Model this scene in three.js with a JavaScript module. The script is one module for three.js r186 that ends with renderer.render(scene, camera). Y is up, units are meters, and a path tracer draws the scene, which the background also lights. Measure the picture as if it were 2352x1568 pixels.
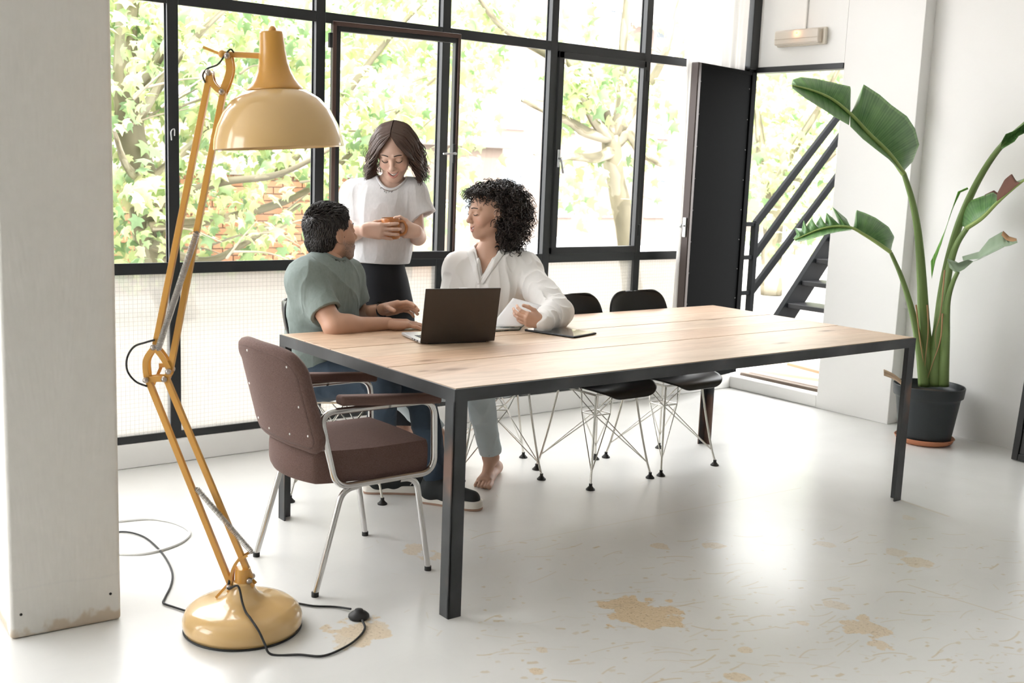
import * as THREE from 'three';
import { RoundedBoxGeometry } from 'three/addons/geometries/RoundedBoxGeometry.js';
import { mergeGeometries, mergeVertices, toCreasedNormals } from 'three/addons/utils/BufferGeometryUtils.js';

// ---------------------------------------------------------------- camera, sky, exposure
const scene = new THREE.Scene();
const camera = new THREE.PerspectiveCamera(34.107, 2352 / 1568, 0.05, 200);
camera.rotation.order = 'YXZ';
camera.position.set(-1.95188, 1.44273, 2.76697);
camera.rotation.set(-0.156483, -0.664792, 0.0386594);
camera.focus = 4.6; camera.userData.fStop = 5.0;
camera.updateMatrixWorld(true);
const renderer = new THREE.WebGLRenderer({ antialias: true });
renderer.toneMapping = THREE.LinearToneMapping;
renderer.toneMappingExposure = 1.8;
renderer.shadowMap.enabled = true;
// bright overcast sky, one even colour; it lights the room through the window openings
scene.background = new THREE.Color().setRGB(0.985, 0.99, 1.0);
scene.backgroundIntensity = 5.2;
// a soft high sun behind the building: lights the street and the trees, never enters the room
const sun = new THREE.DirectionalLight(new THREE.Color().setRGB(1, 0.93, 0.82), 3.0);
sun.position.set(4, 30, 16); sun.target.position.set(4, 0, -8); sun.castShadow = true; sun.shadow.radius = 12;
Object.assign(sun.shadow.camera, { left: -30, right: 30, top: 30, bottom: -30, near: 1, far: 90 });
sun.shadow.mapSize.set(2048, 2048);
scene.add(sun, sun.target);

// ---------------------------------------------------------------- photograph pixels -> directions
const CW = 2352, CH = 1568, CF = 2555.805, CAM = camera.position.clone();
const AR = new THREE.Vector3(), AU = new THREE.Vector3(), AB = new THREE.Vector3();
camera.matrixWorld.extractBasis(AR, AU, AB);
const V = (x = 0, y = 0, z = 0) => new THREE.Vector3(x, y, z);
function ray(px, py) { return V().addScaledVector(AR, (px - CW / 2) / CF).addScaledVector(AU, -(py - CH / 2) / CF).sub(AB).normalize(); }
const onY = (px, py, y) => { const d = ray(px, py); return CAM.clone().addScaledVector(d, (y - CAM.y) / d.y); };
const onZ = (px, py, z) => { const d = ray(px, py); return CAM.clone().addScaledVector(d, (z - CAM.z) / d.z); };
const onX = (px, py, x) => { const d = ray(px, py); return CAM.clone().addScaledVector(d, (x - CAM.x) / d.x); };
// horizontal axes of the picture: right and towards the viewer; a standing plane through a base point, w metres nearer
const IR = V(0.78705, 0, 0.61689), IN = V(-0.61689, 0, 0.78705);
const onPlane = (px, py, base, w = 0) => { const d = ray(px, py); const t = (V().copy(base).sub(CAM).dot(IN) + w) / d.dot(IN); return CAM.clone().addScaledVector(d, t); };

// ---------------------------------------------------------------- helpers
function rng(seed) { let a = seed >>> 0; return () => { a = (a + 0x6D2B79F5) | 0; let t = Math.imul(a ^ (a >>> 15), 1 | a); t = (t + Math.imul(t ^ (t >>> 7), 61 | t)) ^ t; return ((t ^ (t >>> 14)) >>> 0) / 4294967296; }; }
const clamp = (x, a = 0, b = 1) => Math.min(b, Math.max(a, x));
const mixn = (a, b, t) => a + (b - a) * t;
const sstep = (a, b, x) => { const t = clamp((x - a) / (b - a)); return t * t * (3 - 2 * t); };
function hash3(x, y, z) { let h = Math.imul(x, 374761393) + Math.imul(y, 668265263) + Math.imul(z, 2147483647 ^ 0x5bd1e995); h = Math.imul(h ^ (h >>> 13), 1274126177); return ((h ^ (h >>> 16)) >>> 0) / 4294967296; }
function noise3(x, y, z) {
  const xi = Math.floor(x), yi = Math.floor(y), zi = Math.floor(z); let fx = x - xi, fy = y - yi, fz = z - zi;
  fx = fx * fx * (3 - 2 * fx); fy = fy * fy * (3 - 2 * fy); fz = fz * fz * (3 - 2 * fz);
  const L = (a, b, t) => a + (b - a) * t, H = (i, j, k) => hash3(xi + i, yi + j, zi + k);
  return L(L(L(H(0, 0, 0), H(1, 0, 0), fx), L(H(0, 1, 0), H(1, 1, 0), fx), fy), L(L(H(0, 0, 1), H(1, 0, 1), fx), L(H(0, 1, 1), H(1, 1, 1), fx), fy), fz) * 2 - 1;
}
function fbm(x, y, z = 0, o = 4) { let s = 0, a = 0.5, f = 1; for (let i = 0; i < o; i++) { s += a * noise3(x * f, y * f, z * f + i * 7.3); a *= 0.5; f *= 2.03; } return s; }

const taken = {};
function numbered(name) { const n = taken[name] = (taken[name] ?? -1) + 1; return n ? `${name}_${String(n).padStart(3, '0')}` : name; }
function thing(name, label, category, { group, kind, at } = {}) {
  const o = new THREE.Group(); o.name = numbered(name); o.userData = { label, category };
  if (group) o.userData.group = group; if (kind) o.userData.kind = kind; if (at) o.position.copy(at);
  scene.add(o); return o;
}
const struct = (name, label, category) => thing(name, label, category, { kind: 'structure' });
function part(parent, name, geo, mat, label) {
  const m = new THREE.Mesh(Array.isArray(geo) ? merge(geo) : geo, mat); m.name = name; m.castShadow = m.receiveShadow = true;
  if (label) m.userData.label = label; parent.add(m); return m;
}
function single(name, geo, mat, label, category, { group, kind } = {}) {
  const m = new THREE.Mesh(Array.isArray(geo) ? merge(geo) : geo, mat); m.name = numbered(name); m.castShadow = m.receiveShadow = true;
  m.userData = { label, category }; if (group) m.userData.group = group; if (kind) m.userData.kind = kind; scene.add(m); return m;
}
function duplicate(o, label) { const c = o.clone(); c.name = numbered(o.name.replace(/_\d{3}$/, '')); c.userData = { ...o.userData }; if (label) c.userData.label = label; scene.add(c); return c; }
function merge(list) {
  const out = list.map((g) => { g = g.index ? g.toNonIndexed() : g; for (const k of Object.keys(g.attributes)) if (!['position', 'normal', 'uv', 'color'].includes(k)) g.deleteAttribute(k); if (!g.attributes.uv) g.setAttribute('uv', new THREE.BufferAttribute(new Float32Array(g.attributes.position.count * 2), 2)); return g; });
  const anyC = out.some((g) => g.attributes.color);
  if (anyC) for (const g of out) if (!g.attributes.color) g.setAttribute('color', new THREE.BufferAttribute(new Float32Array(g.attributes.position.count * 3).fill(1), 3));
  return mergeGeometries(out);
}
// planar uv in metres, by the way each face points
function uvMetres(g, s = 1, ox = 0, oy = 0) {
  g = g.index ? g.toNonIndexed() : g; const p = g.attributes.position, uv = new Float32Array(p.count * 2), a = V(), b = V(), c = V(), n = V();
  for (let i = 0; i < p.count; i += 3) {
    a.fromBufferAttribute(p, i); b.fromBufferAttribute(p, i + 1); c.fromBufferAttribute(p, i + 2);
    n.subVectors(b, a).cross(V().subVectors(c, a)); const x = Math.abs(n.x), y = Math.abs(n.y), z = Math.abs(n.z);
    [a, b, c].forEach((q, k) => { const [u, v] = y >= x && y >= z ? [q.x, q.z] : x >= z ? [q.z, q.y] : [q.x, q.y]; uv[(i + k) * 2] = (u + ox) * s; uv[(i + k) * 2 + 1] = (v + oy) * s; });
  }
  g.setAttribute('uv', new THREE.BufferAttribute(uv, 2)); return g;
}
const box = (w, h, d, x = 0, y = 0, z = 0, r = 0) => { const g = r ? new RoundedBoxGeometry(w, h, d, 2, Math.min(r, w / 2.01, h / 2.01, d / 2.01)) : new THREE.BoxGeometry(w, h, d); g.translate(x, y, z); return g; };
const span = (x0, x1, y0, y1, z0, z1, r = 0) => box(x1 - x0, y1 - y0, z1 - z0, (x0 + x1) / 2, (y0 + y1) / 2, (z0 + z1) / 2, r);
function alongFrame(a, b, up = V(0, 1, 0)) { const d = V().subVectors(b, a), y = d.clone().normalize(); let x = V().crossVectors(y, up); if (x.lengthSq() < 1e-6) x = V().crossVectors(y, V(1, 0, 0)); x.normalize(); const z = V().crossVectors(x, y); return new THREE.Matrix4().makeBasis(x, y, z).setPosition(V().addVectors(a, b).multiplyScalar(0.5)); }
const bar = (a, b, w, t, r = 0, up) => box(w, a.distanceTo(b), t, 0, 0, 0, r).applyMatrix4(alongFrame(a, b, up));   // w across, t along "up"
const rod = (a, b, r0, r1 = r0, n = 10) => new THREE.CylinderGeometry(r1, r0, a.distanceTo(b), n).applyMatrix4(alongFrame(a, b));
const curve = (pts, closed = false, tension = 0.5) => new THREE.CatmullRomCurve3(pts, closed, 'centripetal', tension);
const tube = (pts, r, seg = 32, n = 8, closed = false) => new THREE.TubeGeometry(Array.isArray(pts) ? curve(pts, closed) : pts, seg, r, n, closed);
function bent(pts, radius) { // straight runs joined by round bends
  const path = new THREE.CurvePath(); let from = pts[0];
  for (let i = 1; i < pts.length - 1; i++) {
    const r = Array.isArray(radius) ? radius[i - 1] : radius, a = V().subVectors(pts[i - 1], pts[i]).normalize(), b = V().subVectors(pts[i + 1], pts[i]).normalize();
    const p = pts[i].clone().addScaledVector(a, r), q = pts[i].clone().addScaledVector(b, r);
    path.add(new THREE.LineCurve3(from, p)); path.add(new THREE.QuadraticBezierCurve3(p, pts[i].clone(), q)); from = q;
  }
  path.add(new THREE.LineCurve3(from, pts[pts.length - 1])); return path;
}
function sweepPath(path, r, seg, n = 10) { const pts = path.getSpacedPoints(seg); return new THREE.TubeGeometry(new THREE.CatmullRomCurve3(pts, false, 'catmullrom', 0.5), seg, r, n, false); }
const lathe = (prof, n = 48) => new THREE.LatheGeometry(prof.map(([r, y]) => new THREE.Vector2(r, y)), n);
// a tube whose radius changes along it (r is a function of 0..1), with round flattening
function taper(pts, rf, seg = 24, n = 10, flat = 1, capped = true) {
  const c = Array.isArray(pts) ? curve(pts) : pts, fr = c.computeFrenetFrames(seg, false), pos = [], idx = [], uv = [];
  for (let i = 0; i <= seg; i++) { const t = i / seg, p = c.getPointAt(t), r = rf(t); for (let k = 0; k <= n; k++) { const a = k / n * Math.PI * 2; const q = p.clone().addScaledVector(fr.normals[i], Math.cos(a) * r).addScaledVector(fr.binormals[i], Math.sin(a) * r * flat); pos.push(q.x, q.y, q.z); uv.push(k / n, t); } }
  for (let i = 0; i < seg; i++) for (let k = 0; k < n; k++) { const a = i * (n + 1) + k, b = a + n + 1; idx.push(a, a + 1, b, b, a + 1, b + 1); }
  if (capped) for (const e of [0, seg]) { const p = c.getPointAt(e / seg), o = pos.length / 3; pos.push(p.x, p.y, p.z); uv.push(0, 0); for (let k = 0; k < n; k++) { const a = e * (n + 1) + k; e ? idx.push(o, a, a + 1) : idx.push(o, a + 1, a); } }
  const g = new THREE.BufferGeometry(); g.setAttribute('position', new THREE.Float32BufferAttribute(pos, 3)); g.setAttribute('uv', new THREE.Float32BufferAttribute(uv, 2)); g.setIndex(idx); g.computeVertexNormals(); return g;
}
// a sheet f(u, v) -> point, given thickness
function sheet(f, nu, nv, thick = 0) {
  const P = [], N = [];
  for (let i = 0; i <= nu; i++) for (let j = 0; j <= nv; j++) P.push(f(i / nu, j / nv));
  const at = (i, j) => P[clamp(i, 0, nu) * (nv + 1) + clamp(j, 0, nv)];
  for (let i = 0; i <= nu; i++) for (let j = 0; j <= nv; j++) N.push(V().subVectors(at(i + 1, j), at(i - 1, j)).cross(V().subVectors(at(i, j + 1), at(i, j - 1))).normalize());
  const pos = [], idx = [], uv = [], S = (nu + 1) * (nv + 1), two = thick > 0;
  for (const s of two ? [0.5, -0.5] : [0]) P.forEach((p, k) => { const q = p.clone().addScaledVector(N[k], s * thick); pos.push(q.x, q.y, q.z); uv.push(Math.floor(k / (nv + 1)) / nu, (k % (nv + 1)) / nv); });
  for (let i = 0; i < nu; i++) for (let j = 0; j < nv; j++) { const a = i * (nv + 1) + j, b = a + nv + 1; idx.push(a, b, a + 1, b, b + 1, a + 1); if (two) idx.push(S + a, S + a + 1, S + b, S + b, S + a + 1, S + b + 1); }
  if (two) { const e = (a, b) => idx.push(a, b, S + a, b, S + b, S + a); for (let i = 0; i < nu; i++) { e((i + 1) * (nv + 1), i * (nv + 1)); e(i * (nv + 1) + nv, (i + 1) * (nv + 1) + nv); } for (let j = 0; j < nv; j++) { e(j, j + 1); e(nu * (nv + 1) + j + 1, nu * (nv + 1) + j); } }
  const g = new THREE.BufferGeometry(); g.setAttribute('position', new THREE.Float32BufferAttribute(pos, 3)); g.setAttribute('uv', new THREE.Float32BufferAttribute(uv, 2)); g.setIndex(idx); g.computeVertexNormals(); return g;
}
// ---------------------------------------------------------------- textures and materials
function canvasTexture(w, h, draw, { srgb = true, repeat = [1, 1] } = {}) {
  const c = document.createElement('canvas'); c.width = w; c.height = h; draw(c.getContext('2d'), w, h);
  const t = new THREE.CanvasTexture(c); t.wrapS = t.wrapT = THREE.RepeatWrapping; t.repeat.set(...repeat); if (srgb) t.colorSpace = THREE.SRGBColorSpace; return t;
}
function pixelTexture(w, h, f, { srgb = true, repeat = [1, 1] } = {}) {
  const d = new Uint8Array(w * h * 4); for (let y = 0; y < h; y++) for (let x = 0; x < w; x++) { const c = f(x, y), o = (y * w + x) * 4; if (typeof c === 'number') d[o] = d[o + 1] = d[o + 2] = clamp(c, 0, 255); else { d[o] = clamp(c[0], 0, 255); d[o + 1] = clamp(c[1], 0, 255); d[o + 2] = clamp(c[2], 0, 255); } d[o + 3] = 255; }
  const t = new THREE.DataTexture(d, w, h); t.wrapS = t.wrapT = THREE.RepeatWrapping; t.magFilter = THREE.LinearFilter; t.minFilter = THREE.LinearMipmapLinearFilter; t.repeat.set(...repeat); if (srgb) t.colorSpace = THREE.SRGBColorSpace; t.needsUpdate = true; return t;
}
const lin = (r, g, b) => new THREE.Color().setRGB(r, g, b);
const std = (color, roughness = 0.6, o = {}) => new THREE.MeshStandardMaterial({ color, roughness, ...o });
const phys = (color, roughness = 0.6, o = {}) => new THREE.MeshPhysicalMaterial({ color, roughness, ...o });
const tile = (n, f, seed) => (x, y) => { // seamless noise on an n-pixel tile
  const a = x / n * Math.PI * 2, b = y / n * Math.PI * 2; return fbm(Math.cos(a) * f + seed, Math.sin(a) * f + Math.cos(b) * f, Math.sin(b) * f + seed, 4);
};
const plasterBump = (() => { const a = tile(256, 3, 5), b = tile(256, 14, 9); return pixelTexture(256, 256, (x, y) => 128 + 70 * a(x, y) + 45 * b(x, y), { srgb: false }); })();
const weaveBump = pixelTexture(64, 64, (x, y) => 128 + 60 * Math.sin(x / 64 * Math.PI * 16) * Math.sin(y / 64 * Math.PI * 16) + 30 * (hash3(x, y, 1) - 0.5), { srgb: false });
const wallMat = std(lin(0.86, 0.85, 0.83), 0.85, { bumpMap: plasterBump, bumpScale: 0.0022 });
const ceilMat = std(lin(0.86, 0.855, 0.84), 0.9);
const steelMat = std(lin(0.012, 0.014, 0.016), 0.42);

// ================================================================ THE ROOM
const WX0 = -4.6, WX1 = 3.95, WZ0 = -2.2, WZ1 = 7.5, WH = 3.3, COLX = 3.85;
// ---- floor: worn white epoxy, patches where the coat has flaked to the pale screed below
const FS = 6, FX = 1.6, FZ = 2.3, FN = 2048;
const floorBlobs = [[1470, 1404, 0.115, 1], [1400, 1392, 0.04, 1], [1510, 1432, 0.05, 1], [826, 1448, 0.085, 0.75], [790, 1470, 0.06, 0.6], [868, 1440, 0.05, 0.6], [955, 1262, 0.06, 0.55], [990, 1282, 0.05, 0.5], [1992, 1440, 0.085, 0.8], [2030, 1482, 0.035, 0.7], [1930, 1392, 0.05, 0.4], [2100, 1292, 0.06, 0.55], [2060, 1270, 0.045, 0.35], [1515, 1253, 0.035, 0.5], [1640, 1253, 0.035, 0.5], [1900, 1250, 0.04, 0.35], [1230, 1540, 0.02, 0.8], [1690, 1555, 0.03, 0.7], [1240, 1490, 0.022, 0.5], [1710, 1492, 0.018, 0.6], [1848, 1432, 0.016, 0.5], [1920, 1352, 0.03, 0.3], [2090, 1190, 0.03, 0.25]]
  .map(([x, y, r, s]) => { const p = onY(x, y, 0); return [p.x, p.z, r, s]; });
const floorScar = (x, z) => { let m = 0; for (const [bx, bz, r, s] of floorBlobs) { const d = Math.hypot((x - bx) , (z - bz)); if (d > r * 2) continue; const v = 1.02 - d / r + 1.1 * fbm(x * 22, z * 22, 3, 4); m = Math.max(m, sstep(0.0, 0.16, v) * s); } return m; };
const scarTone = (x, z) => { const g = fbm(x * 160, z * 160, 1, 3); return [mixn(220, 234, 0.5 + g) - (g > 0.3 ? 32 : 0), mixn(198, 214, 0.5 + g) - (g > 0.3 ? 34 : 0), mixn(164, 184, 0.5 + g) - (g > 0.3 ? 34 : 0)]; };
function drawScratches(c, W, col, rough) {
  const r = rng(77), at = (x, z) => [(x + FX) / FS * W, W * (1 - (z + FZ) / FS)];
  const line = (p, q, w, a, bend) => { c.lineWidth = w * W / 2048; c.strokeStyle = rough ? `rgba(200,200,200,${a})` : `rgba(${col},${a})`; c.beginPath(); c.moveTo(...at(p.x, p.z)); const m = [(p.x + q.x) / 2 + bend, (p.z + q.z) / 2 - bend]; c.quadraticCurveTo(...at(...m), ...at(q.x, q.z)); c.stroke(); };
  for (let i = 0; i < 520; i++) { // short chips and drag marks in the open part of the floor
    const px = 1080 + r() * 1270, py = 1215 + Math.pow(r(), 0.8) * 360, p = onY(px, py, 0), L = 0.008 + Math.pow(r(), 3) * 0.16, a = -0.35 + (r() - 0.5) * 1.3, q = V(p.x + Math.cos(a) * L, 0, p.z - Math.sin(a) * L * 0.8);
    line(p, q, 0.8 + r() * (L < 0.04 ? 4.5 : 1.6), 0.2 + r() * 0.45, (r() - 0.5) * L * 0.5);
  }
  for (let i = 0; i < 90; i++) { const p = onY(820 + r() * 1500, 1090 + r() * 380, 0), L = 0.01 + r() * 0.05, a = r() * 6.3; line(p, V(p.x + Math.cos(a) * L, 0, p.z + Math.sin(a) * L), 0.6 + r() * 1.4, 0.12 + r() * 0.25, 0); }
  line(onY(2085, 1342, 0), onY(2352, 1424, 0), 2.2, 0.45, 0); line(onY(1100, 1262, 0), onY(1840, 1120, 0), 1.6, 0.3, 0); line(onY(2068, 1148, 0), onY(2180, 1186, 0), 6, 0.28, 0);
}
const floorMap = canvasTexture(FN, FN, (c, W) => {
  const im = c.createImageData(W, W);
  for (let j = 0; j < W; j++) for (let i = 0; i < W; i++) {
    const x = i / W * FS - FX, z = (1 - j / W) * FS - FZ, n = noise3(x * 2.1, z * 2.1, 4) * 3 + noise3(x * 9, z * 9, 2) * 1.6, s = floorScar(x, z), o = (j * W + i) * 4;
    let R = 226 + n, G = 226 + n, B = 223 + n; if (s > 0) { const t = scarTone(x, z); R = mixn(R, t[0], s); G = mixn(G, t[1], s); B = mixn(B, t[2], s); }
    im.data[o] = R; im.data[o + 1] = G; im.data[o + 2] = B; im.data[o + 3] = 255;
  }
  c.putImageData(im, 0, 0); drawScratches(c, W, '205,188,158', false);
});
const floorMat = std(lin(1, 1, 1), 0.27, { map: floorMap });
{ const g = uvMetres(span(WX0, WX1 + 0.25, -0.2, 0, WZ0 - 0.1, WZ1), 1 / FS, FX, FZ); const f = single('floor', g, floorMat, 'glossy white painted floor with flaked and scratched patches', 'floor', { kind: 'structure' }); }
single('ceiling', span(WX0 - 0.2, WX1 + 0.25, WH, WH + 0.2, WZ0 - 0.3, WZ1 + 0.2), ceilMat, 'white plaster ceiling of the loft', 'ceiling', { kind: 'structure' });

// ---- walls. The window wall keeps only a low kerb and a lintel
const wm = (...g) => g.map((q) => uvMetres(q, 0.6));
{ const w = struct('wall_back', 'low white kerb and lintel that hold the steel window wall', 'wall');
  part(w, 'kerb', wm(span(WX0, COLX, 0, 0.118, WZ0 - 0.14, WZ0, 0.008)), wallMat); part(w, 'lintel', wm(span(WX0, COLX, 2.97, WH, WZ0 - 0.2, WZ0 + 0.02)), wallMat); }
{ const w = struct('wall_right', 'white plaster wall with door opening and shallow pier', 'wall');
  part(w, 'door_lintel', wm(span(COLX, COLX + 0.3, 2.13, WH, WZ0 - 0.2, -1.485)), wallMat);
  part(w, 'pier', wm(span(COLX, COLX + 0.3, 0, WH, -1.485, -0.965, 0.004)), wallMat);
  part(w, 'wall_panel', wm(span(WX1, WX1 + 0.2, 0, WH, -0.965, WZ1)), wallMat);
  part(w, 'door_sill', wm(span(COLX, COLX + 0.3, 0, 0.085, WZ0 - 0.2, -1.485, 0.01)), wallMat, 'white painted sill below the door opening'); }
function wallWithOpenings(name, label, along, at, from, to, opens, thick) { // a wall across z (along = x) or across x (along = z)
  const w = struct(name, label, 'wall'), mk = (a, b, y0, y1) => (along === 'x' ? span(a, b, y0, y1, at, at + thick) : span(at - thick, at, y0, y1, a, b)), g = []; let p = from;
  for (const [a, b, y0, y1] of opens) { g.push(mk(p, a, 0, WH), mk(a, b, 0, y0), mk(a, b, y1, WH)); p = b; } g.push(mk(p, to, 0, WH)); part(w, 'plaster', wm(...g), wallMat); return w;
}
const leftOpens = [[-1.9, -0.2, 0.8, 2.9]], rearOpens = [];
wallWithOpenings('wall_left', 'white wall with tall windows on the far left side', 'z', WX0, WZ0 - 0.2, WZ1 + 0.2, leftOpens, 0.2);
wallWithOpenings('wall_front', 'plain white wall across the room from the windows', 'x', WZ1, WX0, WX1 + 0.2, rearOpens, 0.2);
// ---- free-standing pillar at the left, its foot stained and chipped
{ const p = struct('pillar', 'square white plastered pillar with brown stained foot', 'pillar');
  const map = pixelTexture(256, 1024, (x, y) => { // v = height 0..3.3 m, u = width
    const h = y / 1024 * WH, n = fbm(x / 256 * 7, h * 8, 2, 4), e = fbm(x / 256 * 30, h * 40, 5, 4); let c = [222, 219, 213];
    const stain = sstep(0.02, -0.01, h - 0.012 - 0.09 * n - 0.03 * e) * 0.6; const band = sstep(0.006, 0, Math.abs(h - 0.15 - 0.01 * n)) * 0.12;
    const t = [186, 164, 136]; return c.map((v, i) => mixn(mixn(v, t[i], stain), 190, band) + e * 3); });
  const mat = std(lin(1, 1, 1), 0.85, { map, bumpMap: plasterBump, bumpScale: 0.002 });
  const g = box(0.32, WH, 0.32, 0, WH / 2, 0, 0.012); { const nu = g.index ? g.toNonIndexed() : g, ps = nu.attributes.position, uv = nu.attributes.uv; for (let i = 0; i < ps.count; i++) uv.setXY(i, (ps.getX(i) + ps.getZ(i)) / 0.64 + 0.5, ps.getY(i) / WH); const m = part(p, 'shaft', nu, mat); }
  for (const [x, y] of [[0.128, 0.09], [-0.13, 0.075]]) part(p, 'screw_hole', new THREE.CylinderGeometry(0.0042, 0.0042, 0.004, 12).rotateX(Math.PI / 2).translate(x, y, 0.1595), std(lin(0.03, 0.028, 0.025), 0.9));
  p.position.set(-1.006, 0, -0.72); p.rotation.y = -0.06; }

// ================================================================ STEEL WINDOW WALL
const glassMat = phys(lin(1, 1, 1), 0, { transmission: 1, ior: 1.45, thickness: 0 });
const ribMap = pixelTexture(256, 256, (x, y) => { const gx = Math.abs(((x / 256 * 8) % 1) - 0.5), gy = Math.abs(((y / 256 * 8) % 1) - 0.5); const l = gx > 0.45 || gy > 0.46 ? 214 : 255; return [l, l, l - 2]; });
const ribBump = pixelTexture(256, 256, (x, y) => 128 + 90 * Math.sin(x / 256 * Math.PI * 64) + 30 * Math.cos(y / 256 * Math.PI * 16), { srgb: false });
const ribMat = phys(lin(0.42, 0.4, 0.375), 0.72, { transmission: 0.9, ior: 1.45, thickness: 0, map: ribMap, bumpMap: ribBump, bumpScale: 0.002 });
const sashMat = std(lin(0.014, 0.015, 0.017), 0.38), bronzeMat = std(lin(0.09, 0.055, 0.045), 0.35, { metalness: 0.3 }), alloyMat = std(lin(0.55, 0.56, 0.57), 0.32, { metalness: 0.9 });
const mullions = [-4.45, -3.715, -2.98, -2.245, -1.51, -0.775, -0.04, 0.695, 1.43, 2.165, 2.9, 3.635];
const GZ = -2.23; // glass plane
function steel(a, b, f = 0.05) { // web + flange + thin outer bead
  const g = [], d = V().subVectors(b, a).normalize(), vert = Math.abs(d.y) > 0.5; const s = (w, z0, z1) => (vert ? span(a.x - w / 2, a.x + w / 2, a.y, b.y, z0, z1, 0.002) : span(a.x, b.x, a.y - w / 2, a.y + w / 2, z0, z1, 0.002));
  g.push(s(f, -2.212, -2.2), s(f * 0.55, -2.25, -2.212), s(f * 0.8, -2.258, -2.25)); return g;
}
const paneGeo = (x0, x1, y0, y1, z = GZ, s = 1) => { const g = new THREE.PlaneGeometry(x1 - x0, y1 - y0); const uv = g.attributes.uv; for (let i = 0; i < 4; i++) uv.setXY(i, uv.getX(i) * (x1 - x0) * s, uv.getY(i) * (y1 - y0) * s); g.translate((x0 + x1) / 2, (y0 + y1) / 2, z); return g; };
const Y0 = 0.1375, Y1 = 0.92, Y2 = 2.117, Y3 = 2.96;
const windowLabels = { 5: 'steel framed window bay beside the pillar', 6: 'steel framed window bay behind the yellow lamp', 7: 'window bay with open bronze edged casement behind standing woman', 8: 'fixed steel window bay behind curly haired woman', 9: 'window bay with closed casement showing a tree trunk', 10: 'narrow steel window bay beside the white curtain' };
let openSash;
mullions.forEach((x, i) => {
  const x1 = i < mullions.length - 1 ? mullions[i + 1] : COLX - 0.02, w = thing(`window_${i + 1}`, windowLabels[i] ?? (i === 11 ? 'last steel window bay behind the white curtain' : 'steel framed window bay left of the pillar'), 'window', { kind: 'structure', group: i < 5 ? 'window bays hidden by the pillar' : undefined });
  part(w, 'mullion', steel(V(x, 0.118, 0), V(x, Y3, 0)), steelMat);
  part(w, 'bottom_rail', steel(V(x + 0.026, Y0 - 0.002, 0), V(x1 - 0.026, Y0 - 0.002, 0), 0.034), steelMat);
  part(w, 'transom', steel(V(x + 0.026, Y1, 0), V(x1 - 0.026, Y1, 0), 0.052), steelMat); part(w, 'transom', steel(V(x + 0.026, Y2, 0), V(x1 - 0.026, Y2, 0), 0.05), steelMat);
  part(w, 'pane', paneGeo(x + 0.01, x1 - 0.01, Y2 + 0.01, Y3), glassMat); part(w, 'ribbed_pane', paneGeo(x + 0.01, x1 - 0.01, Y0, Y1 - 0.01, GZ, 6.25), ribMat, 'ribbed obscure glass');
  if (i !== 7 && i !== 9) part(w, 'pane', paneGeo(x + 0.01, x1 - 0.01, Y1 + 0.01, Y2 - 0.01), glassMat);
  if (i === 7 || i === 9) { // casement: a sash with its own bars, pane, handle and hinges
    const W = 0.69, H = 1.15, b = 0.04, s = part(w, 'sash', [span(0, b, 0, H, -0.014, 0.022, 0.004), span(W - b * 0.6, W, 0, H, -0.014, 0.022, 0.004), span(0, W, 0, b, -0.014, 0.022, 0.004), span(0, W, H - b, H, -0.014, 0.022, 0.004)], i === 7 ? sashMat : sashMat, i === 7 ? 'open casement sash with bronze edge' : 'closed casement sash');
    if (i === 7) part(s, 'edge_bead', [span(-0.004, 0.016, -0.004, H + 0.004, 0.018, 0.03, 0.003), span(-0.004, W + 0.004, H - 0.016, H + 0.006, 0.018, 0.03, 0.003), span(W - 0.01, W + 0.004, 0, H, 0.018, 0.03, 0.003)], bronzeMat);
    part(s, 'pane', paneGeo(b, W - b * 0.6, b, H - b, 0), glassMat);
    const hx = i === 7 ? W - 0.018 : 0.02, hs = i === 7 ? -1 : 1, hy = 0.55;
    part(s, 'handle_plate', box(0.016, 0.1, 0.008, hx, hy, 0.027, 0.004), i === 7 ? steelMat : alloyMat); part(s, 'handle', [rod(V(hx, hy, 0.028), V(hx, hy, 0.05), 0.007), bar(V(hx, hy, 0.05), V(hx + (i === 7 ? -0.075 : 0.02), hy - (i === 7 ? 0.004 : 0.085), 0.052), 0.014, 0.009, 0.004)], alloyMat, 'alloy lever handle');
    for (const y of [0.1, H - 0.12]) part(s, 'hinge', [span(i === 7 ? -0.02 : W - 0.002, i === 7 ? 0.002 : W + 0.02, y, y + 0.07, 0.004, 0.026, 0.003)], steelMat);
    s.position.set(x + 0.034, 0.944, -2.215); if (i === 7) { s.position.set(0.745, 0.944, -2.185); s.rotation.y = -0.13; openSash = s; }
  }
});
// clip on the mullion behind the lamp
single('window_latch', tube([onZ(394, 322, -2.195), onZ(394, 300, -2.192), onZ(400, 296, -2.19), onZ(401, 312, -2.192)], 0.003, 20, 6), alloyMat, 'small wire latch on the steel mullion behind the lamp', 'latch');

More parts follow.
